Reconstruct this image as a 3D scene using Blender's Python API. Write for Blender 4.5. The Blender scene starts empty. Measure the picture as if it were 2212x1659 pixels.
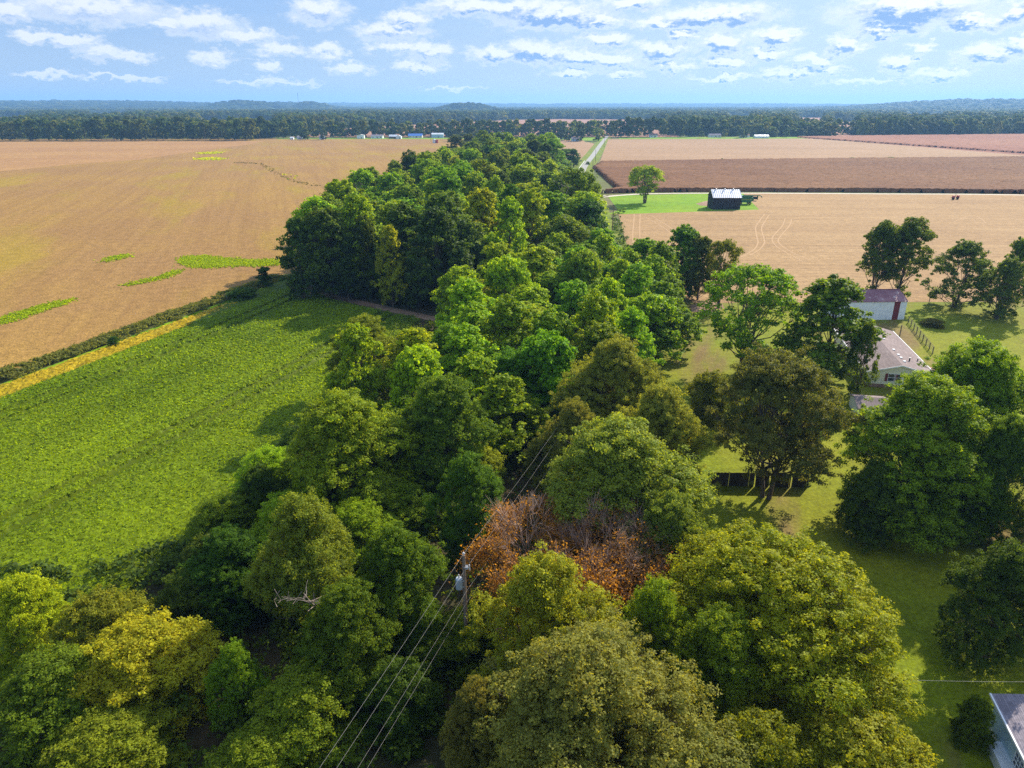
import bpy, math, random
import numpy as np
from mathutils import Vector, Matrix
from mathutils.geometry import delaunay_2d_cdt

random.seed(7)
rng = np.random.default_rng(7)
S = bpy.context.scene
C = S.collection
R_ = math.radians

# ------------------------------------------------------------------ camera
CAM_H = 45.0
PITCH = R_(21.5)
FPX = 1533.0                      # focal length in pixels of a 2212 x 1659 picture
cam_d = bpy.data.cameras.new('camera')
cam = bpy.data.objects.new('camera', cam_d)
C.objects.link(cam)
cam_d.sensor_width = 36
cam_d.lens = FPX / 2212 * 36
cam_d.clip_start = 0.5
cam_d.clip_end = 60000
cam.location = (0, 0, CAM_H)
cam.rotation_euler = (math.pi / 2 - PITCH, 0, 0)
S.camera = cam

# ------------------------------------------------------------------ sun and exposure
SUN_AZ, SUN_EL = 39.0, 33.0       # degrees right of the view direction, above the horizon
sd = Vector((math.sin(R_(SUN_AZ)) * math.cos(R_(SUN_EL)), math.cos(R_(SUN_AZ)) * math.cos(R_(SUN_EL)), math.sin(R_(SUN_EL))))
sun_d = bpy.data.lights.new('sun', 'SUN')
sun_d.energy = 4.6
sun_d.angle = R_(0.53)
sun_d.color = (1.0, 0.93, 0.80)
sun = bpy.data.objects.new('sun', sun_d)
C.objects.link(sun)
sun.rotation_euler = (-sd).to_track_quat('-Z', 'Y').to_euler()
sun.location = (200, 200, 300)
S.view_settings.view_transform = 'Standard'
S.view_settings.look = 'None'
S.view_settings.gamma = 1.0
S.view_settings.use_curve_mapping = False
S.view_settings.exposure = 0.9
S.render.engine = 'CYCLES'
cy = S.cycles
cy.max_bounces = 8
cy.diffuse_bounces = 4
cy.glossy_bounces = 2
cy.transmission_bounces = 3
cy.volume_bounces = 0
cy.transparent_max_bounces = 4
cy.use_denoising = False
cy.denoising_input_passes = 'RGB_ALBEDO_NORMAL'
cy.sample_clamp_indirect = 4
cy.caustics_reflective = False
cy.caustics_refractive = False


# ------------------------------------------------------------------ picture to ground
def ray(px, py):
    x = (px - 1106.0) / FPX
    y = (829.5 - py) / FPX
    return (x, math.cos(PITCH) + y * math.sin(PITCH), -math.sin(PITCH) + y * math.cos(PITCH))


def G(px, py, z=0.0):
    r = ray(px, py)
    t = (z - CAM_H) / r[2]
    return (r[0] * t, r[1] * t)


def azel(px, py):
    r = ray(px, py)
    return math.atan2(r[0], r[1]), math.atan2(r[2], math.hypot(r[0], r[1]))


# ------------------------------------------------------------------ node helpers
class NT:
    def __init__(self, tree):
        self.t = tree
        self.n = tree.nodes
        self.l = tree.links

    def node(self, kind, **kw):
        n = self.n.new(kind)
        for k, v in kw.items():
            setattr(n, k, v)
        return n

    def set(self, sock, v):
        if isinstance(v, bpy.types.NodeSocket):
            self.l.new(v, sock)
        else:
            if sock.type == 'RGBA' and len(v) == 3:
                v = (*v, 1)
            sock.default_value = v

    def math(self, op, a, b=None, c=None, clamp=False):
        n = self.node('ShaderNodeMath', operation=op)
        n.use_clamp = clamp
        self.set(n.inputs[0], a)
        if b is not None:
            self.set(n.inputs[1], b)
        if c is not None:
            self.set(n.inputs[2], c)
        return n.outputs[0]

    def vmath(self, op, a, b=None):
        n = self.node('ShaderNodeVectorMath', operation=op)
        self.set(n.inputs[0], a)
        if b is not None:
            self.set(n.inputs[1], b)
        return n.outputs['Value'] if op in ('LENGTH', 'DOT_PRODUCT') else n.outputs['Vector']

    def noise(self, vec, scale, detail=3, rough=0.55, out='Fac', dist=0.0):
        n = self.node('ShaderNodeTexNoise')
        self.set(n.inputs['Vector'], vec)
        n.inputs['Scale'].default_value = scale
        n.inputs['Detail'].default_value = detail
        n.inputs['Roughness'].default_value = rough
        n.inputs['Distortion'].default_value = dist
        return n.outputs[out]

    def maprange(self, v, a, b, c=0.0, d=1.0, smooth=True):
        n = self.node('ShaderNodeMapRange')
        n.interpolation_type = 'SMOOTHSTEP' if smooth else 'LINEAR'
        self.set(n.inputs[0], v)
        for i, x in enumerate((a, b, c, d)):
            self.set(n.inputs[i + 1], x)
        return n.outputs[0]

    def mix(self, f, a, b, blend='MIX'):
        n = self.node('ShaderNodeMix', data_type='RGBA', blend_type=blend)
        self.set(n.inputs[0], f)
        self.set(n.inputs[6], a)
        self.set(n.inputs[7], b)
        return n.outputs[2]

    def mapping(self, vec, loc=(0, 0, 0), rot=(0, 0, 0), scale=(1, 1, 1)):
        n = self.node('ShaderNodeMapping')
        self.set(n.inputs[0], vec)
        n.inputs['Location'].default_value = loc
        n.inputs['Rotation'].default_value = rot
        n.inputs['Scale'].default_value = scale
        return n.outputs[0]

    def geo(self):
        return self.node('ShaderNodeNewGeometry').outputs['Position']

    def obj(self):
        return self.node('ShaderNodeTexCoord').outputs['Object']

    def attr(self, name, kind='GEOMETRY', out='Fac'):
        n = self.node('ShaderNodeAttribute', attribute_type=kind)
        n.attribute_name = name
        return n.outputs[out]


def new_mat(name):
    m = bpy.data.materials.new(name)
    m.use_nodes = True
    m.node_tree.nodes.clear()
    t = NT(m.node_tree)
    out = t.node('ShaderNodeOutputMaterial')
    return m, t, out


def pbr(name, col, rough=0.8, spec=0.3, metal=0.0, bump=None, build=None):
    """simple surface: col may be a tuple or build(t) returns (colour, height or None)"""
    m, t, out = new_mat(name)
    p = t.node('ShaderNodeBsdfPrincipled')
    h = None
    if build:
        col, h = build(t)
    t.set(p.inputs['Base Color'], col)
    p.inputs['Roughness'].default_value = rough
    p.inputs['Specular IOR Level'].default_value = spec
    p.inputs['Metallic'].default_value = metal
    if h is not None:
        b = t.node('ShaderNodeBump')
        b.inputs['Strength'].default_value = 1.0
        b.inputs['Distance'].default_value = bump or 0.1
        t.l.new(h, b.inputs['Height'])
        t.l.new(b.outputs[0], p.inputs['Normal'])
    t.l.new(p.outputs[0], out.inputs[0])
    return m


# ------------------------------------------------------------------ the sky, with its clouds
CLOUDS = [  # picture centre x, y, half width, half height
    (190, 18, 150, 30), (25, 25, 45, 20), (80, 76, 50, 13), (150, 84, 60, 12), (430, 52, 85, 25), (520, 78, 85, 13), (360, 52, 40, 12),
    (688, 22, 56, 26), (845, 68, 70, 16), (880, 42, 50, 13), (215, 112, 42, 15), (270, 124, 60, 9), (460, 122, 40, 13),
    (600, 110, 48, 13), (705, 112, 38, 14), (580, 144, 22, 9), (762, 148, 42, 10), (925, 112, 45, 18), (905, 142, 50, 9), (862, 100, 60, 11),
    (1040, 16, 130, 16), (1190, 32, 130, 26), (1290, 48, 60, 13), (1075, 118, 60, 14), (1160, 112, 80, 21), (1250, 122, 60, 15),
    (1325, 130, 60, 15), (1305, 86, 55, 12), (1365, 6, 60, 12), (1540, 32, 120, 22), (1430, 46, 60, 13), (1475, 75, 30, 11),
    (1435, 107, 55, 17), (1560, 92, 44, 24), (1575, 132, 48, 12), (1450, 143, 55, 10), (1675, 80, 55, 18), (1655, 116, 42, 11),
    (1830, 100, 36, 20), (1790, 150, 40, 9), (1965, 22, 150, 32), (1915, 64, 75, 12), (2100, 48, 75, 18), (2205, 22, 40, 24),
    (1995, 100, 24, 11), (1945, 136, 34, 16), (2135, 118, 70, 20), (2205, 88, 24, 12), (1705, 160, 60, 11), (2030, 160, 60, 11),
    (1235, 157, 50, 8), (100, 163, 70, 6), (260, 168, 80, 5), (560, 172, 80, 5), (1870, 172, 90, 6), (1560, 168, 70, 7), (1340, 160, 40, 6),
    (620, 180, 60, 5), (985, 190, 60, 4), (1760, 128, 40, 10),
]
world = bpy.data.worlds.new('World')
S.world = world
world.use_nodes = True
world.cycles.sampling_method = 'MANUAL'
world.cycles.sample_map_resolution = 512
wt = NT(world.node_tree)
wt.n.clear()
wout = wt.node('ShaderNodeOutputWorld')
bg = wt.node('ShaderNodeBackground')
bg.inputs[1].default_value = 0.09
sky = wt.node('ShaderNodeTexSky')
sky.sky_type = 'NISHITA'
sky.sun_disc = False
sky.sun_elevation = R_(SUN_EL)
sky.sun_rotation = R_(SUN_AZ)
sky.altitude = 50
sky.air_density = 1.0
sky.dust_density = 0.6
sky.ozone_density = 3.0


def density_group():
    g = bpy.data.node_groups.new('cloud_density', 'ShaderNodeTree')
    g.interface.new_socket('P', in_out='INPUT', socket_type='NodeSocketVector')
    g.interface.new_socket('D', in_out='OUTPUT', socket_type='NodeSocketFloat')
    t = NT(g)
    gi = t.node('NodeGroupInput')
    go = t.node('NodeGroupOutput')
    P = gi.outputs[0]
    st = t.mapping(P, scale=(1, 1.9, 1))
    n1 = t.noise(st, 46, 4, 0.62, out='Color')
    off = t.vmath('MULTIPLY', t.vmath('SUBTRACT', n1, (0.5, 0.5, 0.5)), (0.060, 0.034, 0))
    Q = t.vmath('ADD', P, off)
    acc = None
    for (cx, cy_, hw, hh) in CLOUDS:
        a0, e0 = azel(cx, cy_)
        a1 = azel(cx + hw, cy_)[0] - azel(cx - hw, cy_)[0]
        e1 = azel(cx, cy_ - hh)[1] - azel(cx, cy_ + hh)[1]
        sx, sy = 1.45 / a1, 1.38 / e1
        src = Q
        if acc is not None:      # chained, so that only one cloud is worked out at a time
            n = t.node('ShaderNodeVectorMath', operation='MULTIPLY_ADD')
            t.l.new(acc, n.inputs[0])
            n.inputs[1].default_value = (1e-7, 1e-7, 1e-7)
            t.l.new(Q, n.inputs[2])
            src = n.outputs[0]
        m = t.mapping(src, loc=(-a0 * sx, -e0 * sy, 0), scale=(sx, sy, 0))
        ln = t.vmath('LENGTH', m)
        if acc is None:
            acc = ln
        else:
            acc = t.math('SMOOTH_MIN', acc, ln, 0.25)
    hand = t.math('SUBTRACT', 1.0, acc)
    # small scattered clouds everywhere else, larger higher up
    sep = t.node('ShaderNodeSeparateXYZ')
    t.l.new(P, sep.inputs[0])
    el = sep.outputs[1]
    elc = t.math('MAXIMUM', el, 0.015)
    big = t.math('POWER', elc, 0.6)
    proj = t.node('ShaderNodeCombineXYZ')
    t.l.new(t.math('DIVIDE', sep.outputs[0], big), proj.inputs[0])
    t.l.new(t.math('MULTIPLY', t.math('LOGARITHM', elc, 2.718), 1.6), proj.inputs[1])
    fld = t.noise(proj.outputs[0], 2.3, 4, 0.6)
    up = t.maprange(el, 0.128, 0.2, -0.30, 0.0)
    low = t.maprange(el, 0.01, 0.05, -0.12, 0.0)
    scat = t.math('MULTIPLY', t.math('ADD', t.math('ADD', t.math('SUBTRACT', fld, 0.575), t.math('MULTIPLY', up, 0.28)), low), 4.5)
    dd = t.math('SMOOTH_MAX', hand, scat, 0.15)
    fine = t.noise(st, 150, 2, 0.6)
    dd = t.math('ADD', dd, t.math('MULTIPLY', t.math('SUBTRACT', fine, 0.5), 0.38))
    t.l.new(dd, go.inputs[0])
    return g


dg = density_group()
tc = wt.node('ShaderNodeTexCoord')
sp = wt.node('ShaderNodeSeparateXYZ')
wt.l.new(tc.outputs['Generated'], sp.inputs[0])
az_ = wt.math('ARCTAN2', sp.outputs[0], sp.outputs[1])
el_ = wt.math('ARCSINE', sp.outputs[2])
cb = wt.node('ShaderNodeCombineXYZ')
wt.l.new(az_, cb.inputs[0])
wt.l.new(el_, cb.inputs[1])


def dens(vec):
    n = wt.node('ShaderNodeGroup')
    n.node_tree = dg
    wt.l.new(vec, n.inputs[0])
    return n.outputs[0]


d0 = dens(cb.outputs[0])
nd = wt.node('ShaderNodeVectorMath', operation='MULTIPLY_ADD')   # waits for the first evaluation
wt.l.new(d0, nd.inputs[0])
nd.inputs[1].default_value = (1e-7, 1e-7, 1e-7)
wt.l.new(wt.vmath('ADD', cb.outputs[0], (0.003, 0.0085, 0)), nd.inputs[2])
d1 = dens(nd.outputs[0])
alpha = wt.maprange(d0, -0.15, 0.62)
lit = wt.maprange(wt.math('SUBTRACT', d0, d1), -0.30, 0.42)
thick = wt.maprange(d0, 0.1, 0.75)
right = wt.maprange(az_, -0.45, 0.25, 0.40, 1.0)
shade = wt.math('MULTIPLY', wt.math('MULTIPLY', wt.math('SUBTRACT', 1.0, lit), thick), right)
shade = wt.math('MULTIPLY', shade, 1.75, clamp=True)
white = wt.mix(wt.maprange(az_, -0.5, 0.5), (5.6, 5.9, 6.3), (6.5, 6.7, 6.9))
ccol = wt.mix(shade, white, (1.7, 2.9, 5.2))
# tint of the clear sky: the photograph's is a soft even blue
hz = wt.maprange(el_, 0.0, 0.16)
clear_l = wt.mix(hz, (2.7, 3.7, 5.0), (1.55, 2.9, 5.3))
clear_r = wt.mix(hz, (3.4, 4.45, 5.6), (3.0, 4.35, 6.0))
clear = wt.mix(wt.maprange(az_, -0.5, 0.6), clear_l, clear_r)
skyc = wt.mix(0.96, sky.outputs[0], clear)
veil = wt.math('MULTIPLY', wt.noise(wt.mapping(cb.outputs[0], scale=(3, 16, 1)), 3.5, 4, 0.62), 0.35)
skyc = wt.mix(wt.math('MULTIPLY', veil, wt.maprange(az_, -0.6, 0.4, 0.3, 0.85)), skyc, white)
low_sky = wt.mix(wt.math('MULTIPLY', alpha, 0.93), skyc, ccol)
wt.l.new(low_sky, bg.inputs[0])
# higher up (never in this picture) the sky goes on, brightened to fill the shade, with plain scattered cloud
pv_ = wt.node('ShaderNodeCombineXYZ')
zz = wt.math('MAXIMUM', sp.outputs[2], 0.1)
wt.l.new(wt.math('DIVIDE', sp.outputs[0], zz), pv_.inputs[0])
wt.l.new(wt.math('DIVIDE', sp.outputs[1], zz), pv_.inputs[1])
hc = wt.maprange(wt.noise(pv_.outputs[0], 1.1, 2, 0.55), 0.50, 0.66)
high = wt.mix(wt.math('MULTIPLY', hc, 0.85), sky.outputs[0], (5.2, 5.6, 6.2))
bg2 = wt.node('ShaderNodeBackground')
bg2.inputs[1].default_value = 0.15
wt.l.new(high, bg2.inputs[0])
ms = wt.node('ShaderNodeMixShader')
wt.l.new(wt.maprange(el_, 0.20, 0.30), ms.inputs[0])
wt.l.new(bg.outputs[0], ms.inputs[1])
wt.l.new(bg2.outputs[0], ms.inputs[2])
bg3 = wt.node('ShaderNodeBackground')       # below the horizon: never seen, the ground covers it
bg3.inputs[0].default_value = (0.8, 0.9, 0.8, 1)
bg3.inputs[1].default_value = 0.1
ms2 = wt.node('ShaderNodeMixShader')
wt.l.new(wt.math('GREATER_THAN', el_, -0.004), ms2.inputs[0])
wt.l.new(bg3.outputs[0], ms2.inputs[1])
wt.l.new(ms.outputs[0], ms2.inputs[2])
wt.l.new(ms2.outputs[0], wout.inputs[0])


# ------------------------------------------------------------------ object helpers
def tag(o, label=None, cat=None, group=None, kind=None):
    if label:
        o['label'] = label
    if cat:
        o['category'] = cat
    if group:
        o['group'] = group
    if kind:
        o['kind'] = kind
    return o


def link(name, mesh, parent=None, loc=None):
    o = bpy.data.objects.new(name, mesh)
    C.objects.link(o)
    if parent is not None:
        o.parent = parent
    if loc is not None:
        o.location = loc
    return o


def empty(name, loc=(0, 0, 0), rz=0.0, label=None, cat=None, group=None):
    o = link(name, None, None, loc)
    o.rotation_euler = (0, 0, rz)
    o.empty_display_size = 0.5
    return tag(o, label, cat, group)


def np_mesh(name, V, F, mats=(), mat_idx=None, attrs=None, smooth=False):
    """V (n,3); F list of (m,k) int arrays (all faces of one array have k corners)"""
    me = bpy.data.meshes.new(name)
    V = np.asarray(V, dtype=np.float32)
    if not isinstance(F, (list, tuple)):
        F = [F]
    F = [np.asarray(f, dtype=np.int32) for f in F if len(f)]
    me.vertices.add(len(V))
    me.vertices.foreach_set('co', V.ravel())
    idx = np.concatenate([f.ravel() for f in F])
    cnt = np.concatenate([np.full(len(f), f.shape[1], dtype=np.int32) for f in F])
    st = np.concatenate([[0], np.cumsum(cnt)[:-1]]).astype(np.int32)
    me.loops.add(len(idx))
    me.loops.foreach_set('vertex_index', idx)
    me.polygons.add(len(cnt))
    me.polygons.foreach_set('loop_start', st)
    if mat_idx is not None:
        me.polygons.foreach_set('material_index', np.asarray(mat_idx, dtype=np.int32))
    if smooth:
        me.polygons.foreach_set('use_smooth', np.ones(len(cnt), dtype=bool))
    for m in mats:
        me.materials.append(m)
    if attrs:
        for k, (dom, a) in attrs.items():
            at = me.attributes.new(k, 'FLOAT', dom)
            at.data.foreach_set('value', np.asarray(a, dtype=np.float32))
    me.update(calc_edges=True)
    return me


class MB:
    """collects boxes, prisms and tubes into one mesh"""
    def __init__(self):
        self.v = []
        self.f = []

    def add(self, vs, fs):
        b = len(self.v)
        self.v += [tuple(p) for p in vs]
        self.f += [tuple(b + i for i in f) for f in fs]
        return self

    def box(self, x0, x1, y0, y1, z0, z1):
        vs = [(x0, y0, z0), (x1, y0, z0), (x1, y1, z0), (x0, y1, z0), (x0, y0, z1), (x1, y0, z1), (x1, y1, z1), (x0, y1, z1)]
        return self.add(vs, [(3, 2, 1, 0), (4, 5, 6, 7), (0, 1, 5, 4), (1, 2, 6, 5), (2, 3, 7, 6), (3, 0, 4, 7)])

    def prism(self, poly, z0, z1):
        n = len(poly)
        vs = [(x, y, z0) for x, y in poly] + [(x, y, z1) for x, y in poly]
        fs = [tuple(reversed(range(n))), tuple(range(n, 2 * n))] + [(i, (i + 1) % n, n + (i + 1) % n, n + i) for i in range(n)]
        return self.add(vs, fs)

    def slab(self, quad, t):
        """thin plate: quad of 3D points thickened downwards"""
        a = [Vector(p) for p in quad]
        n = (a[1] - a[0]).cross(a[3] - a[0]).normalized()
        if n.z < 0:
            n = -n
        b = [p - n * t for p in a]
        return self.add(a + b, [(0, 1, 2, 3), (7, 6, 5, 4), (0, 4, 5, 1), (1, 5, 6, 2), (2, 6, 7, 3), (3, 7, 4, 0)])

    def tube(self, pts, rad, n=8, cap=True):
        pts = [Vector(p) for p in pts]
        if not isinstance(rad, (list, tuple)):
            rad = [rad] * len(pts)
        rings = []
        for i, p in enumerate(pts):
            d = (pts[min(i + 1, len(pts) - 1)] - pts[max(i - 1, 0)]).normalized()
            a = d.orthogonal().normalized() if abs(d.z) > 0.9 else d.cross(Vector((0, 0, 1))).normalized()
            b = d.cross(a)
            rings.append([p + (a * math.cos(k * 2 * math.pi / n) + b * math.sin(k * 2 * math.pi / n)) * rad[i] for k in range(n)])
        vs = [q for r in rings for q in r]
        fs = []
        for i in range(len(pts) - 1):
            for k in range(n):
                fs.append((i * n + k, i * n + (k + 1) % n, (i + 1) * n + (k + 1) % n, (i + 1) * n + k))
        if cap:
            fs.append(tuple(reversed(range(n))))
            fs.append(tuple(range((len(pts) - 1) * n, len(pts) * n)))
        return self.add(vs, fs)

    def mesh(self, name, mat):
        me = bpy.data.meshes.new(name)
        me.from_pydata(self.v, [], self.f)
        if mat:
            me.materials.append(mat)
        me.update()
        return me

    def build(self, name, mat, parent=None, loc=None):
        return link(name, self.mesh(name, mat), parent, loc)


def sheet(name, poly, z, mat, kind='structure'):
    me = bpy.data.meshes.new(name)
    vv, _, ff, _, _, _ = delaunay_2d_cdt([Vector(p) for p in poly], [], [list(range(len(poly)))], 1, 1e-4)
    me.from_pydata([(p.x, p.y, z) for p in vv], [], ff)
    me.materials.append(mat)
    if me.polygons and sum(p.normal.z for p in me.polygons) < 0:
        me.flip_normals()
    me.update()
    o = link(name, me)
    o['kind'] = kind
    return o


def in_poly(x, y, poly):
    x = np.asarray(x, float)
    y = np.asarray(y, float)
    inside = np.zeros(x.shape, bool)
    n = len(poly)
    for i in range(n):
        x0, y0 = poly[i]
        x1, y1 = poly[(i + 1) % n]
        if y0 == y1:
            continue
        c = ((y0 > y) != (y1 > y)) & (x < (x1 - x0) * (y - y0) / (y1 - y0) + x0)
        inside ^= c
    return inside


# ------------------------------------------------------------------ materials of the land
ROW = R_(18.0)                     # the fields on the left are drilled along this heading


def field_mat(name, c1, c2, c3, row_angle, row_scale, grain=1.6, patch=0.02, streak=0.35, bump=0.25, c4=None, c4_amt=0.0):
    def b(t):
        P = t.geo()
        rot = t.mapping(P, rot=(0, 0, row_angle))
        big = t.noise(P, patch, 5, 0.62)
        st = t.noise(t.mapping(rot, scale=(row_scale, row_scale * 0.03, 1)), 1.0, 4, 0.6)
        st2 = t.noise(t.mapping(rot, scale=(row_scale * 0.22, row_scale * 0.005, 1)), 1.0, 4, 0.65)
        gr = t.noise(P, grain, 3, 0.75)
        gr2 = t.noise(P, grain * 0.22, 3, 0.7)
        c = t.mix(t.maprange(big, 0.36, 0.64), c1, c2)
        c = t.mix(t.math('MULTIPLY', t.maprange(t.math('ADD', t.math('MULTIPLY', st, 0.5), t.math('MULTIPLY', st2, 0.5)), 0.42, 0.62), streak), c, c3)
        if c4 is not None:
            pz = t.noise(t.mapping(rot, scale=(1.0, 0.25, 1)), patch * 2.2, 4, 0.6)
            c = t.mix(t.math('MULTIPLY', t.maprange(pz, 0.50, 0.66), c4_amt), c, c4)
        k = t.math('MULTIPLY', t.maprange(gr, 0.25, 0.75, 0.62, 1.38, False), t.maprange(gr2, 0.3, 0.7, 0.80, 1.20, False))
        c = t.mix(1.0, c, t.vmath('SCALE', (1, 1, 1)) if False else k, 'MULTIPLY')
        h = t.math('ADD', gr, t.math('MULTIPLY', st, 0.6))
        return c, h
    return pbr(name, None, 0.95, 0.1, bump=bump, build=b)


M = {}
M['ripe'] = field_mat('ripe_crop', (0.315, 0.180, 0.044), (0.28, 0.155, 0.052), (0.235, 0.125, 0.040), -ROW, 0.35, 1.7, 0.012, 0.55,
                      c4=(0.30, 0.205, 0.018), c4_amt=0.65)
M['ripe_pale'] = field_mat('ripe_crop_pale', (0.37, 0.205, 0.070), (0.33, 0.175, 0.065), (0.28, 0.145, 0.055), R_(80), 0.12, 0.8, 0.008, 0.5, 0.15)
M['stubble'] = field_mat('straw_stubble', (0.32, 0.195, 0.085), (0.36, 0.225, 0.100), (0.245, 0.140, 0.062), R_(92), 0.6, 1.9, 0.02, 0.6, 0.12)
M['stubble_far'] = field_mat('pale_stubble', (0.31, 0.185, 0.090), (0.35, 0.212, 0.108), (0.255, 0.145, 0.075), R_(94), 0.2, 0.8, 0.006, 0.5, 0.15)
M['corn'] = field_mat('dry_corn', (0.160, 0.070, 0.028), (0.195, 0.092, 0.036), (0.13, 0.055, 0.024), R_(90), 0.25, 0.9, 0.01, 0.5, 0.3)
M['corn_far'] = field_mat('dry_corn_far', (0.25, 0.10, 0.055), (0.28, 0.12, 0.062), (0.21, 0.082, 0.045), R_(90), 0.1, 0.5, 0.005, 0.4, 0.3)
M['pink_far'] = field_mat('far_field', (0.31, 0.15, 0.09), (0.35, 0.175, 0.10), (0.27, 0.125, 0.075), R_(90), 0.05, 0.2, 0.003, 0.4, 0.1)
M['lawn'] = field_mat('lawn_grass', (0.15, 0.185, 0.005), (0.20, 0.20, 0.008), (0.16, 0.175, 0.008), 0.4, 0.3, 2.5, 0.035, 0.4, 0.08,
                      c4=(0.185, 0.125, 0.045), c4_amt=0.95)
M['bright_lawn'] = field_mat('barn_lawn', (0.145, 0.270, 0.003), (0.19, 0.285, 0.003), (0.12, 0.225, 0.003), 1.57, 0.12, 1.2, 0.03, 0.5, 0.08)
M['verge'] = field_mat('verge_grass', (0.12, 0.18, 0.012), (0.19, 0.20, 0.02), (0.10, 0.13, 0.01), -ROW, 0.5, 1.5, 0.05, 0.4, 0.1)
M['litter'] = field_mat('leaf_litter', (0.05, 0.05, 0.02), (0.08, 0.055, 0.03), (0.04, 0.045, 0.015), 0.2, 0.5, 1.2, 0.08, 0.4, 0.2)
M['ground'] = field_mat('rough_ground', (0.10, 0.13, 0.02), (0.16, 0.14, 0.05), (0.09, 0.10, 0.03), 0.2, 0.05, 0.3, 0.004, 0.4, 0.1)
M['dirt'] = field_mat('bare_dirt', (0.26, 0.15, 0.09), (0.33, 0.21, 0.13), (0.2, 0.12, 0.08), 0.2, 0.5, 1.5, 0.1, 0.4, 0.1)
M['hill'] = field_mat('hill_cover', (0.05, 0.085, 0.02), (0.07, 0.10, 0.025), (0.05, 0.07, 0.02), 0.2, 0.01, 0.02, 0.002, 0.4, 1.0)
M['asphalt'] = pbr('worn_asphalt', None, 0.9, 0.2, bump=0.02, build=lambda t: (
    t.mix(t.maprange(t.noise(t.geo(), 0.4, 4), 0.35, 0.65), (0.26, 0.245, 0.22), (0.34, 0.32, 0.28)), None))
M['gravel'] = pbr('pale_gravel', None, 0.95, 0.1, bump=0.03, build=lambda t: (
    t.mix(t.maprange(t.noise(t.geo(), 0.8, 4), 0.35, 0.65), (0.50, 0.42, 0.32), (0.64, 0.56, 0.44)), None))
M['track'] = pbr('pressed_straw', None, 0.95, 0.1, build=lambda t: (
    t.mix(t.maprange(t.noise(t.geo(), 1.5, 4), 0.35, 0.65), (0.37, 0.225, 0.110), (0.45, 0.29, 0.15)), None))
M['yellow'] = field_mat('yellow_soy', (0.50, 0.36, 0.03), (0.42, 0.30, 0.05), (0.45, 0.24, 0.07), -ROW, 0.6, 2.2, 0.08, 0.5, 0.3,
                        c4=(0.48, 0.25, 0.09), c4_amt=0.7)


def foliage_mat(name, inst=False, trans=0.45):
    m, t, out = new_mat(name)
    if inst:
        base = t.attr('tcol', 'INSTANCER', 'Color')
    else:
        base = t.node('ShaderNodeObjectInfo').outputs['Color']
    tint = t.attr('tint')
    hue = t.attr('hue')
    c = t.mix(t.maprange(hue, 0.5, 1.0, 0, 0.55, False), base, t.vmath('MULTIPLY', base, (1.32, 1.20, 0.8)))
    c = t.mix(t.maprange(hue, 0.5, 0.0, 0, 0.5, False), c, t.vmath('MULTIPLY', base, (0.72, 0.90, 0.9)))
    k = t.maprange(tint, 0.0, 1.0, 0.55, 1.5, False)
    c = t.mix(1.0, c, k, 'MULTIPLY')
    p = t.node('ShaderNodeBsdfPrincipled')
    t.l.new(c, p.inputs['Base Color'])
    p.inputs['Roughness'].default_value = 0.6
    p.inputs['Specular IOR Level'].default_value = 0.10
    tr = t.node('ShaderNodeBsdfTranslucent')
    t.l.new(t.vmath('MULTIPLY', c, (1.75, 1.5, 0.5)), tr.inputs[0])
    mx = t.node('ShaderNodeMixShader')
    mx.inputs[0].default_value = trans
    t.l.new(p.outputs[0], mx.inputs[1])
    t.l.new(tr.outputs[0], mx.inputs[2])
    t.l.new(mx.outputs[0], out.inputs[0])
    return m


M['leaf'] = foliage_mat('leaves')
M['leaf_far'] = foliage_mat('far_leaves', inst=True, trans=0.3)
M['leaf_far'].node_tree.nodes['Principled BSDF'].inputs['Specular IOR Level'].default_value = 0.05
M['bark'] = pbr('bark', None, 0.9, 0.15, bump=0.05, build=lambda t: (
    t.mix(t.maprange(t.noise(t.mapping(t.obj(), scale=(3, 3, 0.6)), 2.0, 4), 0.35, 0.65), (0.07, 0.05, 0.04), (0.16, 0.125, 0.095)), None))
M['bark_pale'] = pbr('dead_wood', None, 0.85, 0.15, build=lambda t: (
    t.mix(t.maprange(t.noise(t.obj(), 1.2, 4), 0.35, 0.65), (0.16, 0.12, 0.09), (0.32, 0.25, 0.20)), None))
M['twig'] = pbr('bare_twigs', None, 0.85, 0.15, build=lambda t: (
    t.mix(t.maprange(t.noise(t.obj(), 0.8, 4), 0.35, 0.65), (0.30, 0.19, 0.13), (0.46, 0.32, 0.24)), None))

# ------------------------------------------------------------------ ground, fields, roads
RINGS = [0, 30, 60, 120, 240, 480, 900, 1600, 3000, 6000, 14500]


def disc(name, mat, z):
    n = 96
    V = [(0, 0, z)]
    F3 = []
    F4 = []
    for r in RINGS[1:]:
        for k in range(n):
            a = 2 * math.pi * k / n
            V.append((r * math.cos(a), r * math.sin(a), z))
    for k in range(n):
        F3.append((0, 1 + k, 1 + (k + 1) % n))
    for i in range(len(RINGS) - 2):
        for k in range(n):
            a = 1 + i * n + k
            b = 1 + i * n + (k + 1) % n
            F4.append((a, a + n, b + n, b))
    o = link(name, np_mesh(name, V, [np.array(F3), np.array(F4)], [mat]))
    o['kind'] = 'structure'
    return o


disc('ground', M['ground'], 0.0)

dv = np.array([math.sin(ROW), math.cos(ROW)])      # along the ditch
du = np.array([math.cos(ROW), -math.sin(ROW)])     # to the right of it
D0 = np.array([-94.0, 104.0])


def L(t, s=0.0):
    p = D0 + dv * t + du * s
    return (float(p[0]), float(p[1]))


# road: slightly bending, runs under the trees on the near side
ROAD = [(-40, -60), (-14, 20), (2, 66), (18, 130), (30, 204), (34, 300), (41, 390), (51, 535), (79, 720), (108, 910), (134, 1075), (151, 1180)]


def road_at(y):
    return float(np.interp(y, [p[1] for p in ROAD], [p[0] for p in ROAD]))


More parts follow.
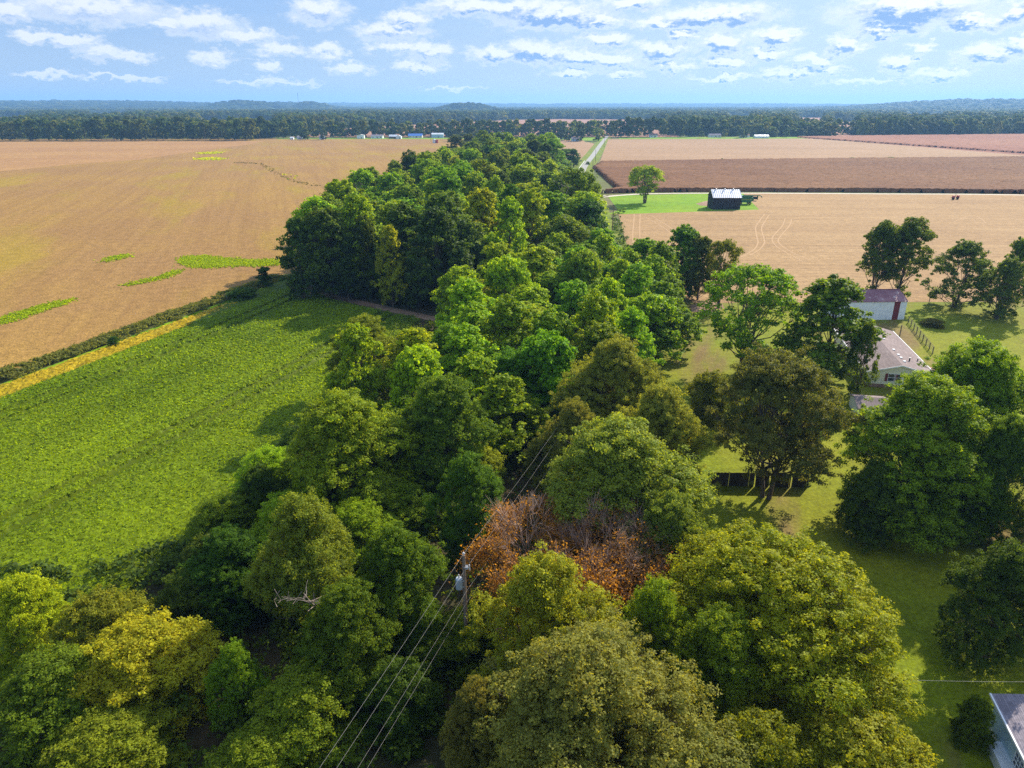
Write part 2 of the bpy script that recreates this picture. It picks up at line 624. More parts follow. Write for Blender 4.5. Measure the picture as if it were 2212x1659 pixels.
def ribbon(name, line, w, z, mat, kind='structure', seg=None):
    pts = [Vector((p[0], p[1], 0)) for p in line]
    vs, fs = [], []
    for i, p in enumerate(pts):
        d = (pts[min(i + 1, len(pts) - 1)] - pts[max(i - 1, 0)]).normalized()
        nrm = Vector((-d.y, d.x, 0))
        ww = w[i] if isinstance(w, (list, tuple)) else w
        a, b = p + nrm * ww / 2, p - nrm * ww / 2
        vs += [(a.x, a.y, z), (b.x, b.y, z)]
        if i:
            fs.append((2 * i - 2, 2 * i - 1, 2 * i + 1, 2 * i))
    me = bpy.data.meshes.new(name)
    me.from_pydata(vs, [], fs)
    me.materials.append(mat)
    o = link(name, me)
    if kind:
        o['kind'] = kind
    return o


def smooth_line(pts, n=8):
    out = []
    P = [Vector((p[0], p[1])) for p in pts]
    for i in range(len(P) - 1):
        a, b, c, d = P[max(i - 1, 0)], P[i], P[i + 1], P[min(i + 2, len(P) - 1)]
        for k in range(n):
            t = k / n
            q = 0.5 * ((2 * b) + (c - a) * t + (2 * a - 5 * b + 4 * c - d) * t * t + (3 * b - a - 3 * c + d) * t ** 3)
            out.append((q.x, q.y))
    out.append((P[-1].x, P[-1].y))
    return out


road_line = [p for p in smooth_line(ROAD) if p[1] > 176]
# the large ripe field on the left
sheet('ripe_field', [L(-300, -2), L(100, -2), (-50, 205), (-48, 240), (-45, 400), (-28, 560), (-24, 700), (60, 1010), (20, 1078), (-500, 1052), (-760, 1046), (-1500, 1035), (-1500, -100)], 0.02, M['ripe'])
sheet('pale_strip', [G(-400, 395), G(0, 370), G(150, 356), G(300, 345), G(420, 328), G(540, 312), G(575, 304.5), G(-60, 306.5), G(-500, 308)], 0.035, M['ripe_pale'])
sheet('side_field', [(64, 640), (36, 660), (50, 900), (98, 960), (104, 890), (72, 700)], 0.03, M['stubble_far'])
sheet('house_field', [(-24, 720), (58, 740), (92, 900), (96, 1005), (20, 1060)], 0.024, M['stubble_far'])
# green soybean field base (the plants stand on it)
SOY = [L(-62, 4.2), L(74, 4.2), L(86, 10), (-58, 180), (-40, 166), (-20, 152), (-27, 128), (-29, 95), (-32, 70), (-40, 52), (-44, 20), (-120, 10)]
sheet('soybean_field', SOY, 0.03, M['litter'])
sheet('wood_floor', [(-60, 186), (-20, 156), (-28, 128), (-30, 95), (-34, 66), (-60, 55), (-60, -10), (16, -10), (20, 60), (24, 110), (34, 140), (38, 180), (26, 202),
                     (36, 300), (42, 390), (46, 520), (28, 700), (-30, 700), (-46, 400), (-62, 330), (-58, 240)], 0.045, M['litter'])
# lawn on the right
LAWN = [(14, -20), (18, 60), (22, 110), (33, 150), (37, 172), G(1500, 655), G(2212, 652), (190, 158), (200, -20)]
sheet('lawn', LAWN, 0.05, M['lawn'])
# stubble field on the right
LW = [G(1290, 428), G(1308, 464), G(1640, 453), G(1604, 417)]
STUB = [(35, 196), (39, 240), (47, 320), G(1308, 464), G(1640, 453), G(1604, 417), G(2300, 420), (420, 370), (420, 150), (190, 158), G(2212, 652), G(1500, 655), (42, 182)]
sheet('stubble_field', STUB, 0.06, M['stubble'])
sheet('barn_lawn', [(48.5, 330), (50.5, 386)] + [LW[3], LW[2], LW[1]], 0.055, M['bright_lawn'])
sheet('pale_field', [G(1295, 352), G(1314, 301), (300, 1052), (500, 1068), G(1720, 296), G(2240, 338), G(2600, 370), (700, 520), G(2300, 343), G(1700, 349)], 0.055, M['stubble_far'])
sheet('far_corn_base', [G(1718, 297), (620, 1160), (900, 1215), (1500, 1210), (1500, 500), G(2240, 338)], 0.05, M['corn_far'])
ribbon('farm_lane', smooth_line([(50, 386), G(1290, 427), G(1340, 422), G(1420, 418.5), G(1604, 417.5), G(1900, 419), G(2212, 421.5), (420, 358)]), [3.4] * 57, 0.075, M['gravel'])
ribbon('verge', road_line, 16, 0.035, M['verge'])
ribbon('road', road_line, 4.8, 0.085, M['asphalt'])

# far clearings between the woods
def az_patch(px0, px1, r0, r1):
    a0, a1 = math.atan((px0 - 1106) / FPX), math.atan((px1 - 1106) / FPX)
    return [(r0 * math.sin(a0), r0 * math.cos(a0)), (r1 * math.sin(a0), r1 * math.cos(a0)), (r1 * math.sin(a1), r1 * math.cos(a1)), (r0 * math.sin(a1), r0 * math.cos(a1))]


CLEAR = [[(-330, 1120), (-330, 1560), (-10, 2350), (160, 2500), (440, 2420), (330, 1640), (250, 1120)],
         [(-860, 1500), (-840, 1750), (-560, 1800), (-560, 1480)],
         az_patch(1680, 1738, 1400, 3000), az_patch(1752, 1806, 1260, 2300), az_patch(470, 625, 1280, 2400), az_patch(40, 130, 1900, 3500),
         az_patch(1540, 1590, 1700, 3100), az_patch(1900, 1980, 2100, 3800), az_patch(250, 330, 2400, 4400)]
for poly in CLEAR:
    sheet('clearing', poly, 0.05, M['pink_far'])
sheet('homestead_lawn', [(-330, 1046), (-330, 1062), (100, 1105), (136, 1100), (118, 985), (95, 1010), (20, 1052)], 0.06, M['bright_lawn'])
sheet('homestead_lawn', [(150, 1048), (156, 1100), (460, 1120), (470, 1072), (300, 1054)], 0.06, M['bright_lawn'])

# pressed tracks in the stubble
TR = [[(1370, 462), (1369, 480), (1367, 500), (1368, 525), (1380, 548), (1400, 570)], [(1383, 462), (1382, 480), (1382, 505), (1384, 525), (1394, 545), (1418, 567)],
      [(1652, 463), (1640, 478), (1632, 492), (1635, 512), (1637, 525), (1628, 540), (1600, 556)], [(1661, 465), (1650, 482), (1645, 495), (1650, 515), (1651, 525), (1642, 538), (1620, 552)],
      [(1696, 472), (1690, 488), (1672, 508), (1668, 520), (1680, 535), (1715, 555), (1735, 566)], [(1710, 474), (1705, 488), (1688, 508), (1681, 522), (1694, 535), (1724, 552), (1750, 562)],
      [(1395, 470), (1430, 490), (1470, 520), (1500, 545)], [(1410, 468), (1445, 490), (1485, 520), (1515, 545)],
      [(2060, 480), (2085, 470), (2110, 468), (2130, 482)]]
for tr in TR:
    ln = smooth_line([G(*p) for p in tr], 5)
    ribbon('wheel_track', ln, 0.45, 0.075, M['track'])

# dirt strip at the foot of the wood and the patch by the shed
ribbon('bare_strip', smooth_line([(-62, 185), (-48, 176), (-30, 163), (-16, 153)]), 3.2, 0.06, M['dirt'])
sheet('bare_patch', [G(1490, 660), G(1530, 650), G(1560, 656), G(1565, 668), G(1530, 676), G(1495, 674)], 0.062, M['dirt'])
sheet('bare_patch', [G(1503, 440), G(1535, 432), G(1545, 440), G(1540, 446), G(1512, 444)], 0.062, M['dirt'])


# ------------------------------------------------------------------ leaf clouds
def leaf_quads(pos, nrm, size, aspect=0.55):
    n = len(pos)
    nrm = nrm / (np.linalg.norm(nrm, axis=1, keepdims=True) + 1e-9)
    r = rng.normal(size=(n, 3))
    a = np.cross(nrm, r)
    a /= np.linalg.norm(a, axis=1, keepdims=True) + 1e-9
    b = np.cross(nrm, a)
    s = size[:, None] if hasattr(size, '__len__') else size
    a = a * s * 0.62
    b = b * s * 0.62 * aspect * 1.6
    V = np.stack([pos - a, pos - b, pos + a * 0.9 + nrm * s * 0.15, pos + b], 1).reshape(-1, 3)
    F = np.arange(4 * n).reshape(n, 4)
    return V, F


def leaf_tris(pos, nrm, size):
    n = len(pos)
    nrm = nrm / (np.linalg.norm(nrm, axis=1, keepdims=True) + 1e-9)
    a = np.cross(nrm, rng.normal(size=(n, 3)))
    a /= np.linalg.norm(a, axis=1, keepdims=True) + 1e-9
    b = np.cross(nrm, a)
    s = size[:, None]
    V = np.stack([pos - a * s * 0.75, pos + b * s * 0.55 + a * s * 0.3, pos - b * s * 0.45 + a * s * 0.55], 1).reshape(-1, 3)
    return V, np.arange(3 * n).reshape(n, 3)


def sph(n, zmin=-1.0):
    z = rng.uniform(zmin, 1, n)
    a = rng.uniform(0, 2 * math.pi, n)
    r = np.sqrt(1 - z * z)
    return np.stack([r * np.cos(a), r * np.sin(a), z], 1)


def tubes_np(segs, sides=5):
    """segs: list of (p0,p1,r0,r1)"""
    P0 = np.array([s[0] for s in segs], float)
    P1 = np.array([s[1] for s in segs], float)
    r0 = np.array([s[2] for s in segs])[:, None]
    r1 = np.array([s[3] for s in segs])[:, None]
    d = P1 - P0
    d /= np.linalg.norm(d, axis=1, keepdims=True) + 1e-9
    ref = np.where(np.abs(d[:, 2:3]) > 0.9, np.array([[1.0, 0, 0]]), np.array([[0, 0, 1.0]]))
    a = np.cross(d, ref)
    a /= np.linalg.norm(a, axis=1, keepdims=True) + 1e-9
    b = np.cross(d, a)
    V = []
    for k in range(sides):
        t = 2 * math.pi * k / sides
        o_ = a * math.cos(t) + b * math.sin(t)
        V.append(P0 + o_ * r0)
        V.append(P1 + o_ * r1)
    V = np.stack(V, 1)                       # n, 2*sides, 3
    n = len(segs)
    base = np.arange(n)[:, None] * 2 * sides
    F = []
    for k in range(sides):
        k2 = (k + 1) % sides
        F.append(np.concatenate([base + 2 * k, base + 2 * k2, base + 2 * k2 + 1, base + 2 * k + 1], 1))
    return V.reshape(-1, 3), np.concatenate(F)



# ------------------------------------------------------------------ soybean plants, as one mass
def crop_mass(name, poly, s0, s1, t0, t1, step, hfun, mat, color, tintfun, leafy=0.0):
    ns = int((s1 - s0) / step)
    nt = int((t1 - t0) / step)
    ss = s0 + (np.arange(ns)) * step
    tt = t0 + (np.arange(nt)) * step
    Sg, Tg = np.meshgrid(ss, tt)
    jx = rng.uniform(-0.35, 0.35, Sg.shape) * step
    jy = rng.uniform(-0.35, 0.35, Sg.shape) * step
    s = Sg + jx
    t = Tg + jy
    X = D0[0] + dv[0] * t + du[0] * s
    Y = D0[1] + dv[1] * t + du[1] * s
    ok = in_poly(X, Y, poly) & (np.abs(X) < 0.80 * np.maximum(Y, 1) + 22)
    Z = hfun(s, t, X, Y)
    V = np.stack([X, Y, Z], -1).reshape(-1, 3)
    id_ = np.arange(ns * nt).reshape(nt, ns)
    okf = ok[:-1, :-1] & ok[1:, :-1] & ok[:-1, 1:] & ok[1:, 1:]
    q = np.stack([id_[:-1, :-1], id_[:-1, 1:], id_[1:, 1:], id_[1:, :-1]], -1)[okf]
    fl = rng.random(len(q)) < 0.5
    T = np.concatenate([np.where(fl[:, None], q[:, [0, 1, 2]], q[:, [0, 1, 3]]), np.where(fl[:, None], q[:, [0, 2, 3]], q[:, [1, 2, 3]])])
    used, inv = np.unique(T, return_inverse=True)
    V = V[used]
    T = inv.reshape(T.shape)
    cs = V[T].mean(1)
    tint, hue = tintfun(cs[:, 0], cs[:, 1], len(T))
    tint = np.where(cs[:, 2] < 0.53, tint * 0.15, tint)      # low faces: old leaves, with the wheel lines' shade painted into the tint
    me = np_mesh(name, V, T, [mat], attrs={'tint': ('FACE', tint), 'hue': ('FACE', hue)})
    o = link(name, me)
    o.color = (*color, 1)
    return o


def vnoise(x, y, scale, seed=0):
    """cheap smooth value noise"""
    r = np.random.default_rng(seed)
    tab = r.random((256, 256))
    xs, ys = x / scale, y / scale
    xi, yi = np.floor(xs).astype(int), np.floor(ys).astype(int)
    fx, fy = xs - xi, ys - yi
    fx, fy = fx * fx * (3 - 2 * fx), fy * fy * (3 - 2 * fy)
    g = lambda a, b: tab[a % 256, b % 256]
    return (g(xi, yi) * (1 - fx) * (1 - fy) + g(xi + 1, yi) * fx * (1 - fy) + g(xi, yi + 1) * (1 - fx) * fy + g(xi + 1, yi + 1) * fx * fy)


DRAIN = [G(312, 917), G(400, 926), G(500, 932), G(610, 939)]


def soy_h(s, t, X, Y):
    h = 0.74 + rng.uniform(-0.13, 0.13, s.shape) + 0.10 * (vnoise(X, Y, 1.6, 3) - 0.5)
    cut = np.zeros(s.shape)
    for c in (15.0, 18.2, 44.3, 47.6, 73.5, 76.2):
        c2 = c + 0.8 * np.sin(t / 23.0)
        cut = np.maximum(cut, np.exp(-((s - c2) / 0.85) ** 2) * (0.9 if c < 60 else 0.3))
    for c in (7, 26, 31, 36, 55, 60, 65):
        cut = np.maximum(cut, np.exp(-((s - c) / 0.5) ** 2) * 0.18)
    # drainage line
    for i in range(len(DRAIN) - 1):
        a, b = np.array(DRAIN[i]), np.array(DRAIN[i + 1])
        d = b - a
        u = np.clip(((X - a[0]) * d[0] + (Y - a[1]) * d[1]) / (d @ d), 0, 1)
        dist = np.hypot(X - a[0] - u * d[0], Y - a[1] - u * d[1])
        cut = np.maximum(cut, np.exp(-(dist / 0.4) ** 2) * 0.75)
    return np.where(cut > 0.48, 0.26, h * (1 - 0.25 * cut))


def soy_t(x, y, n):
    big = vnoise(x, y, 14, 5) * 0.6 + vnoise(x, y, 5, 6) * 0.4
    s_ = (x - D0[0]) * du[0] + (y - D0[1]) * du[1]
    row_ = vnoise(s_, s_ * 0, 1.7, 31) - 0.5
    row2 = vnoise(s_, s_ * 0, 6.0, 32) - 0.5
    tint = np.clip(rng.random(n) * 0.75 + 0.08 + (big - 0.5) * 0.25 + row_ * 0.22 + row2 * 0.18, 0, 1)
    hue = np.clip(0.25 + rng.random(n) ** 2 * 0.8 + (big - 0.5) * 0.8 + row2 * 0.3 - np.clip(y - 110, -60, 60) / 300, 0, 1)
    return tint, hue


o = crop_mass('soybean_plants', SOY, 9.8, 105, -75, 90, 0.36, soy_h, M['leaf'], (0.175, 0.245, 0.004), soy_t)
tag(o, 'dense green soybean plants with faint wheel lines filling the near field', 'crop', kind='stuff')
def crop_leaves(name, poly, s0, s1, t0, t1, dens_, size, color, tfun, label, zl=(0.55, 0.95)):
    n = int((s1 - s0) * (t1 - t0) * dens_)
    s = rng.uniform(s0, s1, n)
    t = rng.uniform(t0, t1, n)
    X = D0[0] + dv[0] * t + du[0] * s
    Y = D0[1] + dv[1] * t + du[1] * s
    ok = in_poly(X, Y, poly) & (np.abs(X) < 0.76 * np.maximum(Y, 1) + 14)
    # more leaves close to the camera, fewer far away
    ok &= rng.random(n) < np.clip((105.0 / np.maximum(Y, 40)) ** 2, 0.2, 1)
    for c in (15.0, 18.2, 44.3, 47.6):
        ok &= np.abs(s - c - 0.8 * np.sin(t / 23.0)) > 0.62
    X, Y = X[ok], Y[ok]
    n = len(X)
    sz = size * np.clip(Y / 85, 0.8, 1.7) * rng.uniform(0.6, 1.3, n)
    pos = np.stack([X, Y, rng.uniform(*zl, n)], 1)
    V, F = leaf_tris(pos, rng.normal(size=(n, 3)) * 0.7 + np.array([0, 0, 0.9]), sz)
    tint, hue = tfun(X, Y, n)
    o = link(name, np_mesh(name, V, F, [M['leaf']], attrs={'tint': ('FACE', tint), 'hue': ('FACE', hue)}))
    o.color = (*color, 1)
    tag(o, label, 'crop', kind='stuff')
    print(name, n)


crop_leaves('soybean_leaves', SOY, 9.8, 105, -75, 90, 26, 0.22, (0.190, 0.275, 0.004), soy_t, 'top leaves of the soybean plants in the near field')
YEL = [L(-75, 3.9), L(30, 4.1), L(66, 5.0), L(76, 7.0), L(60, 9.0), L(20, 10.2), L(-20, 10.8), L(-75, 12.2)]
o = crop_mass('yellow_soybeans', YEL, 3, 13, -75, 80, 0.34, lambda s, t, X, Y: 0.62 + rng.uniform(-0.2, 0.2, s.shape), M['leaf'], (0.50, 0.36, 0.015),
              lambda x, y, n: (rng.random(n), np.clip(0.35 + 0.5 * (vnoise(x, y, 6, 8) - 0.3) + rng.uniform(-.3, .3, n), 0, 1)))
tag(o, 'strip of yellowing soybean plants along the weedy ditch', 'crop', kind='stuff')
SOYL = [L(-75, 9.5), L(20, 9), L(60, 7.8), L(74, 4.2), L(86, 5), L(86, 10), L(70, 10), L(-75, 10.2)]
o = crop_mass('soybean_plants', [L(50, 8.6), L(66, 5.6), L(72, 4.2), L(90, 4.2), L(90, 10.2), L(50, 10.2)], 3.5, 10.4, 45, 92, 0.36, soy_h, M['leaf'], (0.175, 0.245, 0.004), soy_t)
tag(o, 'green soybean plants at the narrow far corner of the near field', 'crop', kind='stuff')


PROFILE = {
    'round': lambda h: np.sqrt(np.clip(1 - (2 * h - 1) ** 2, 0, 1)) ** 0.8,
    'dome': lambda h: np.clip(1 - h ** 2.6, 0, 1) ** 0.5 * (0.80 + 0.2 * h),
    'egg': lambda h: np.clip(np.sin(math.pi * np.clip(h, 0, 1) ** 0.75), 0, 1) ** 0.7,
    'cone': lambda h: np.clip(1.02 - h, 0, 1) ** 0.75,
    'vase': lambda h: np.clip(0.35 + 0.9 * h, 0, 1) * np.sqrt(np.clip(1 - np.clip(h - 0.45, 0, 1) ** 2 / 0.32, 0.02, 1)),
    'column': lambda h: np.clip(np.sin(math.pi * np.clip(h, 0, 1)), 0, 1) ** 0.4 * 0.9,
}


def tree_proto(H=16.0, R=7.0, trunk=0.18, nl=34, ncl=420, nleaf=110, ls=0.24, rc=0.75, shape='round', stems=1, rt=0.28, inner=0.25, up=1.0,
               bare=0.0, lobe=0.30, name='tree', tri=False):
    z0 = H * trunk
    prof = PROFILE[shape]
    # lobes
    hh = np.concatenate([rng.uniform(0.02, 1, nl) ** 0.75])
    hh = np.clip(hh, 0.03, 0.93)
    ang = np.arange(nl) * 2.39996 + rng.uniform(-0.5, 0.5, nl)
    lr = R * lobe * rng.uniform(0.55, 1.45, nl)
    rad = np.maximum(prof(hh) * R - lr * 0.8, 0) * rng.uniform(0.55, 1.16, nl)
    innerl = rng.random(nl) < inner
    rad = np.where(innerl, rad * 0.5, rad)
    lc = np.stack([rad * np.cos(ang), rad * np.sin(ang), z0 + hh * (H - z0) - lr * 0.45], 1)
    lc[0] = (0, 0, H - lr[0] * 0.9)
    lc[:, 2] = np.minimum(lc[:, 2], H - lr * 0.8)
    lc[:, 2] = np.maximum(lc[:, 2], z0 * 0.8 + lr * 0.1)
    # clusters on lobes
    w = lr ** 2
    li = rng.choice(nl, ncl, p=w / w.sum())
    d = sph(ncl)
    outw = lc[li] - np.array([0, 0, z0 + (H - z0) * 0.35])
    outw /= np.linalg.norm(outw, axis=1, keepdims=True) + 1e-6
    dot = (d * outw).sum(1)
    d = np.where((dot < -0.1)[:, None], -d, d)
    d[:, 2] = np.where((d[:, 2] < -0.35), -d[:, 2], d[:, 2])
    cc = lc[li] + d * (lr[li] * rng.choice([0.7, 0.95, 1.1, 1.35], ncl, p=[.2, .4, .28, .12]) * rng.uniform(0.9, 1.1, ncl))[:, None] * np.array([1, 1, 0.95 * up])
    # leaves in clusters
    cr = rc * rng.uniform(0.6, 1.35, ncl)
    ci = np.repeat(np.arange(ncl), nleaf)
    n = len(ci)
    ld = sph(n, -0.7)
    rr = rng.uniform(0.15, 1.0, n) ** 0.6
    pos = cc[ci] + ld * (cr[ci] * rr)[:, None] * np.array([1, 1, 0.75 * up])
    nrm = ld * 0.7 + np.array([0, 0, 0.35]) + d[ci] * 0.3 + rng.normal(size=(n, 3)) * 0.55
    size = ls * rng.uniform(0.6, 1.4, n)
    V, F = leaf_tris(pos, nrm, size) if tri else leaf_quads(pos, nrm, size)
    V[:, 2] = np.maximum(V[:, 2], 0.15)
    ct = rng.random(ncl)
    ctb = rng.random(nl)
    tint = np.clip(rng.uniform(0.05, 0.95, n) * 0.7 + ct[ci] * 0.3, 0, 1)
    hue = np.clip(0.5 + (ctb[li[ci]] - 0.5) * 0.55 + (ct[ci] - 0.5) * 0.4 + rng.uniform(-0.3, 0.3, n), 0, 1)
    R = float(np.percentile(np.hypot(pos[:, 0], pos[:, 1]), 96))
    Hn = float(np.percentile(pos[:, 2], 99.6))
    crown = np_mesh(name + '_crown', V, F, [M['leaf']], attrs={'tint': ('FACE', tint), 'hue': ('FACE', hue)})
    # wood
    segs = []
    top = []
    for k in range(stems):
        a = 2 * math.pi * k / stems + 0.6
        sx, sy = (0.35 * math.cos(a), 0.35 * math.sin(a)) if stems > 1 else (0, 0)
        spread = (0.30 * R if stems > 1 else 0.06 * R)
        pts = [np.array([sx * (1 + 0.3 * f) + spread * f ** 1.3 * math.cos(a) + rng.uniform(-.12, .12), sy + spread * f ** 1.3 * math.sin(a) + rng.uniform(-.12, .12), f * H * 0.82]) for f in np.linspace(0, 1, 7)]
        r = rt / (stems ** 0.5)
        for i in range(6):
            fa, fb = 1 - i / 6.6, 1 - (i + 1) / 6.6
            segs.append((pts[i], pts[i + 1], r * fa * (1.35 if i == 0 else 1), r * fb))
        top.append(pts)
    for j in range(nl):
        pts = top[j % stems]
        f = np.clip(lc[j][2] / H * 0.75 - 0.14, trunk * 0.7, 0.9) / 0.82
        q = f * 6
        i = int(min(q, 5))
        st = pts[i] + (pts[i + 1] - pts[i]) * (q - i)
        en = lc[j]
        mid = st * 0.45 + en * 0.55 + np.array([0, 0, -0.10 * np.linalg.norm(en - st)]) + rng.normal(size=3) * 0.25
        r = rt * 0.36 * (1 - 0.5 * f)
        segs.append((st, mid, r, r * 0.62))
        segs.append((mid, en, r * 0.62, r * 0.35))
        sel = np.nonzero(li == j)[0]
        for k in sel[:7 if nleaf > 20 else 3]:
            segs.append((en * 0.8 + mid * 0.2, cc[k], r * 0.3, 0.02))
    WV, WF = tubes_np(segs, 5)
    wood = np_mesh(name + '_wood', WV, WF, [M['bark']], smooth=True)
    return {'crown': crown, 'wood': wood, 'H': Hn, 'R': R}


# near prototypes: fine leaves
NEAR = {
    'round': tree_proto(16, 7.5, 0.05, 64, 2400, 70, 0.150, 0.54, 'egg', 1, 0.30, lobe=0.26, tri=True),
    'dome': tree_proto(14, 9.0, 0.05, 100, 3600, 76, 0.125, 0.48, 'dome', 3, 0.30, lobe=0.21, tri=True),
    'grey': tree_proto(17, 8.5, 0.05, 100, 3600, 76, 0.125, 0.48, 'egg', 2, 0.34, lobe=0.22, tri=True),
    'high': tree_proto(17, 8.0, 0.24, 70, 2100, 66, 0.150, 0.54, 'round', 2, 0.36, lobe=0.24, tri=True),
    'plume': tree_proto(15, 6.0, 0.04, 56, 1900, 66, 0.140, 0.46, 'egg', 1, 0.25, up=1.5, lobe=0.25, tri=True),
    'bush': tree_proto(7, 4.2, 0.0, 44, 1200, 54, 0.115, 0.38, 'dome', 3, 0.12, lobe=0.27, tri=True),
}
# middle distance prototypes
MID = {
    'mop': tree_proto(15, 6.0, 0.05, 44, 700, 32, 0.31, 0.62, 'egg', 1, 0.25, lobe=0.29),
    'egg': tree_proto(16, 5.4, 0.05, 40, 640, 32, 0.31, 0.60, 'egg', 1, 0.25, lobe=0.31),
    'plume': tree_proto(17, 5.2, 0.04, 40, 640, 32, 0.30, 0.55, 'egg', 1, 0.25, up=1.6, lobe=0.27),
    'dome': tree_proto(13, 6.5, 0.03, 48, 700, 32, 0.31, 0.62, 'dome', 2, 0.22, lobe=0.25),
    'open': tree_proto(18, 8.5, 0.18, 50, 500, 42, 0.28, 0.80, 'vase', 4, 0.42, lobe=0.20, inner=0.15),
    'vase': tree_proto(17.5, 8.3, 0.18, 54, 520, 42, 0.32, 0.80, 'vase', 4, 0.40, lobe=0.23, inner=0.15),
    'sparse': tree_proto(15, 7.0, 0.03, 50, 520, 42, 0.28, 0.72, 'egg', 3, 0.28, lobe=0.22),
    'column': tree_proto(20, 6.0, 0.12, 44, 460, 42, 0.33, 0.85, 'column', 2, 0.36, lobe=0.28, inner=0.15),
    'cone': tree_proto(6, 2.0, 0.03, 20, 120, 40, 0.22, 0.38, 'cone', 1, 0.10, lobe=0.28),
}
FARP = [tree_proto(15, 6.0, 0.0, 20, 90, 14, 1.25, 1.3, s, 1, 0.3, name='far', lobe=0.36) for s in ('round', 'dome', 'dome', 'round', 'egg')]


def plant(proto, x, y, h, diam, col, name, label, cat='tree', group=None, parts=True, trunk_mat=None, lean=0.0):
    p = proto
    e = empty(name, (x, y, 0.0), random.uniform(0, 6.28), label, cat, group)
    sxy = diam / (2 * p['R'])
    e.scale = (sxy, sxy * random.uniform(0.92, 1.08), h / p['H'])
    if lean:
        e.rotation_euler = (0, lean, 0)
    c = link('crown', p['crown'], e)
    c.color = (col[0] * 1.34, col[1] * 1.48 if col[0] > col[1] * 0.72 else col[1] * 1.36, col[2] * 0.68, 1)
    w = link('trunk', p['wood'], e)
    return e


def place_top(px, py, h):
    return G(px, py, h)


def zc(px, py, h):
    """distance along the view axis of a point"""
    x, y = G(px, py, h)
    return y * math.cos(PITCH) + (CAM_H - h) * math.sin(PITCH)


# leaf colours
BR = (0.175, 0.245, 0.006)
MD = (0.110, 0.170, 0.007)
DK = (0.045, 0.085, 0.010)
OL = (0.125, 0.165, 0.016)
GY = (0.105, 0.100, 0.042)
YG = (0.195, 0.245, 0.008)
YL = (0.26, 0.22, 0.014)
BO = (0.10, 0.085, 0.028)

placed = []          # x, y, radius of placed trees


def T(px, py, h, wpx, proto, col, label, name='broadleaf_tree', cat='tree', dy=0.0, group=None, lib=NEAR, **kw):
    """tree whose top is seen at px, py"""
    x, y = G(px, py, h)
    z = zc(px, py, h)
    diam = wpx * z / FPX * (1.12 if lib is NEAR else 1.05)
    y += dy
    x *= (y) / (y - dy) if dy else 1
    placed.append((x, y, diam / 2))
    return plant(lib[proto], x, y, h, diam, col, name, label, cat, group, **kw)


# ---- trees nearest the camera
T(1185, 1222, 15.0, 320, 'plume', (0.20, 0.19, 0.022), 'yellow olive tree rising behind the big grey leaved tree right of the power pole', dy=0.5)
T(1270, 1405, 15.0, 610, 'grey', (0.165, 0.150, 0.055), 'huge grey olive tree crown at bottom centre, nearest the camera')
T(1035, 1480, 11.0, 190, 'grey', (0.14, 0.12, 0.05), 'smaller grey olive crown on the left flank of the huge bottom centre tree')
T(1690, 1188, 13.5, 500, 'dome', (0.190, 0.190, 0.012), 'wide domed yellow green tree in the lower right by the shaded lawn')
T(1560, 1330, 11.5, 230, 'round', (0.12, 0.15, 0.012), 'green tree squeezed between the grey olive tree and the domed yellow tree')
T(1860, 1560, 8.0, 330, 'bush', (0.18, 0.17, 0.016), 'low yellow green tree at the bottom edge left of the grey roofed house', cat='tree')
T(1420, 1262, 12.0, 170, 'plume', (0.13, 0.17, 0.010), 'small bright green tree just below the orange half bare tree')
T(1640, 1560, 9.0, 260, 'bush', (0.13, 0.13, 0.014), 'dark yellow green tree at the bottom edge under the domed yellow tree')
T(1338, 922, 16.5, 330, 'round', (0.165, 0.185, 0.040), 'pale olive green tree directly behind the orange half bare tree')
T(1452, 1075, 12.5, 190, 'round', (0.13, 0.155, 0.035), 'pale green side crown overhanging the shaded lawn beside the orange tree')
T(1330, 738, 17.5, 230, 'grey', (0.165, 0.165, 0.045), 'tallest grey olive tree in the cluster left of the lawn')
T(1432, 838, 16.0, 220, 'grey', (0.185, 0.180, 0.048), 'grey olive tree at the edge of the lawn right of the tallest grey olive tree')
T(1240, 872, 13.5, 160, 'grey', (0.15, 0.14, 0.045), 'brownish grey tree beside the dark gap of the power line')
T(1700, 768, 18.5, 258, 'high', (0.095, 0.093, 0.038), 'big brownish dark tree with round crown standing before the dark board fence', group=None)
T(2022, 822, 17.5, 290, 'round', (0.14, 0.20, 0.014), 'large green tree in front of the cream house gable')
T(2128, 748, 18.5, 260, 'round', (0.125, 0.195, 0.008), 'dense green tree with yellow tips right of the cream house')
T(2190, 905, 15.0, 150, 'round', (0.075, 0.12, 0.012), 'green tree at the right edge below the dense green tree')
T(2200, 1185, 11.5, 200, 'round', (0.055, 0.085, 0.014), 'dark green tree at the right edge over the shaded lawn')
T(1540, 808, 9.0, 110, 'bush', (0.12, 0.12, 0.012), 'small yellowish tree between two big grey crowns by the lawn')
T(2116, 1512, 4.2, 74, 'bush', (0.075, 0.105, 0.010), 'rounded green shrub at the wall of the grey roofed house', name='shrub', cat='shrub')
T(2085, 960, 11.5, 150, 'round', (0.12, 0.18, 0.010), 'dark green lower tree filling the space under the two large trees at the right')
T(1905, 1000, 10.0, 120, 'round', (0.07, 0.105, 0.014), 'shaded low crown left of the trunk of the large green tree')
T(1010, 1322, 5.5, 150, 'bush', (0.12, 0.14, 0.016), 'leafy bush hiding the foot of the power pole', name='bush', cat='bush')
T(900, 1330, 5.0, 150, 'bush', (0.07, 0.11, 0.012), 'green bush under the wires left of the power pole', name='bush', cat='bush')
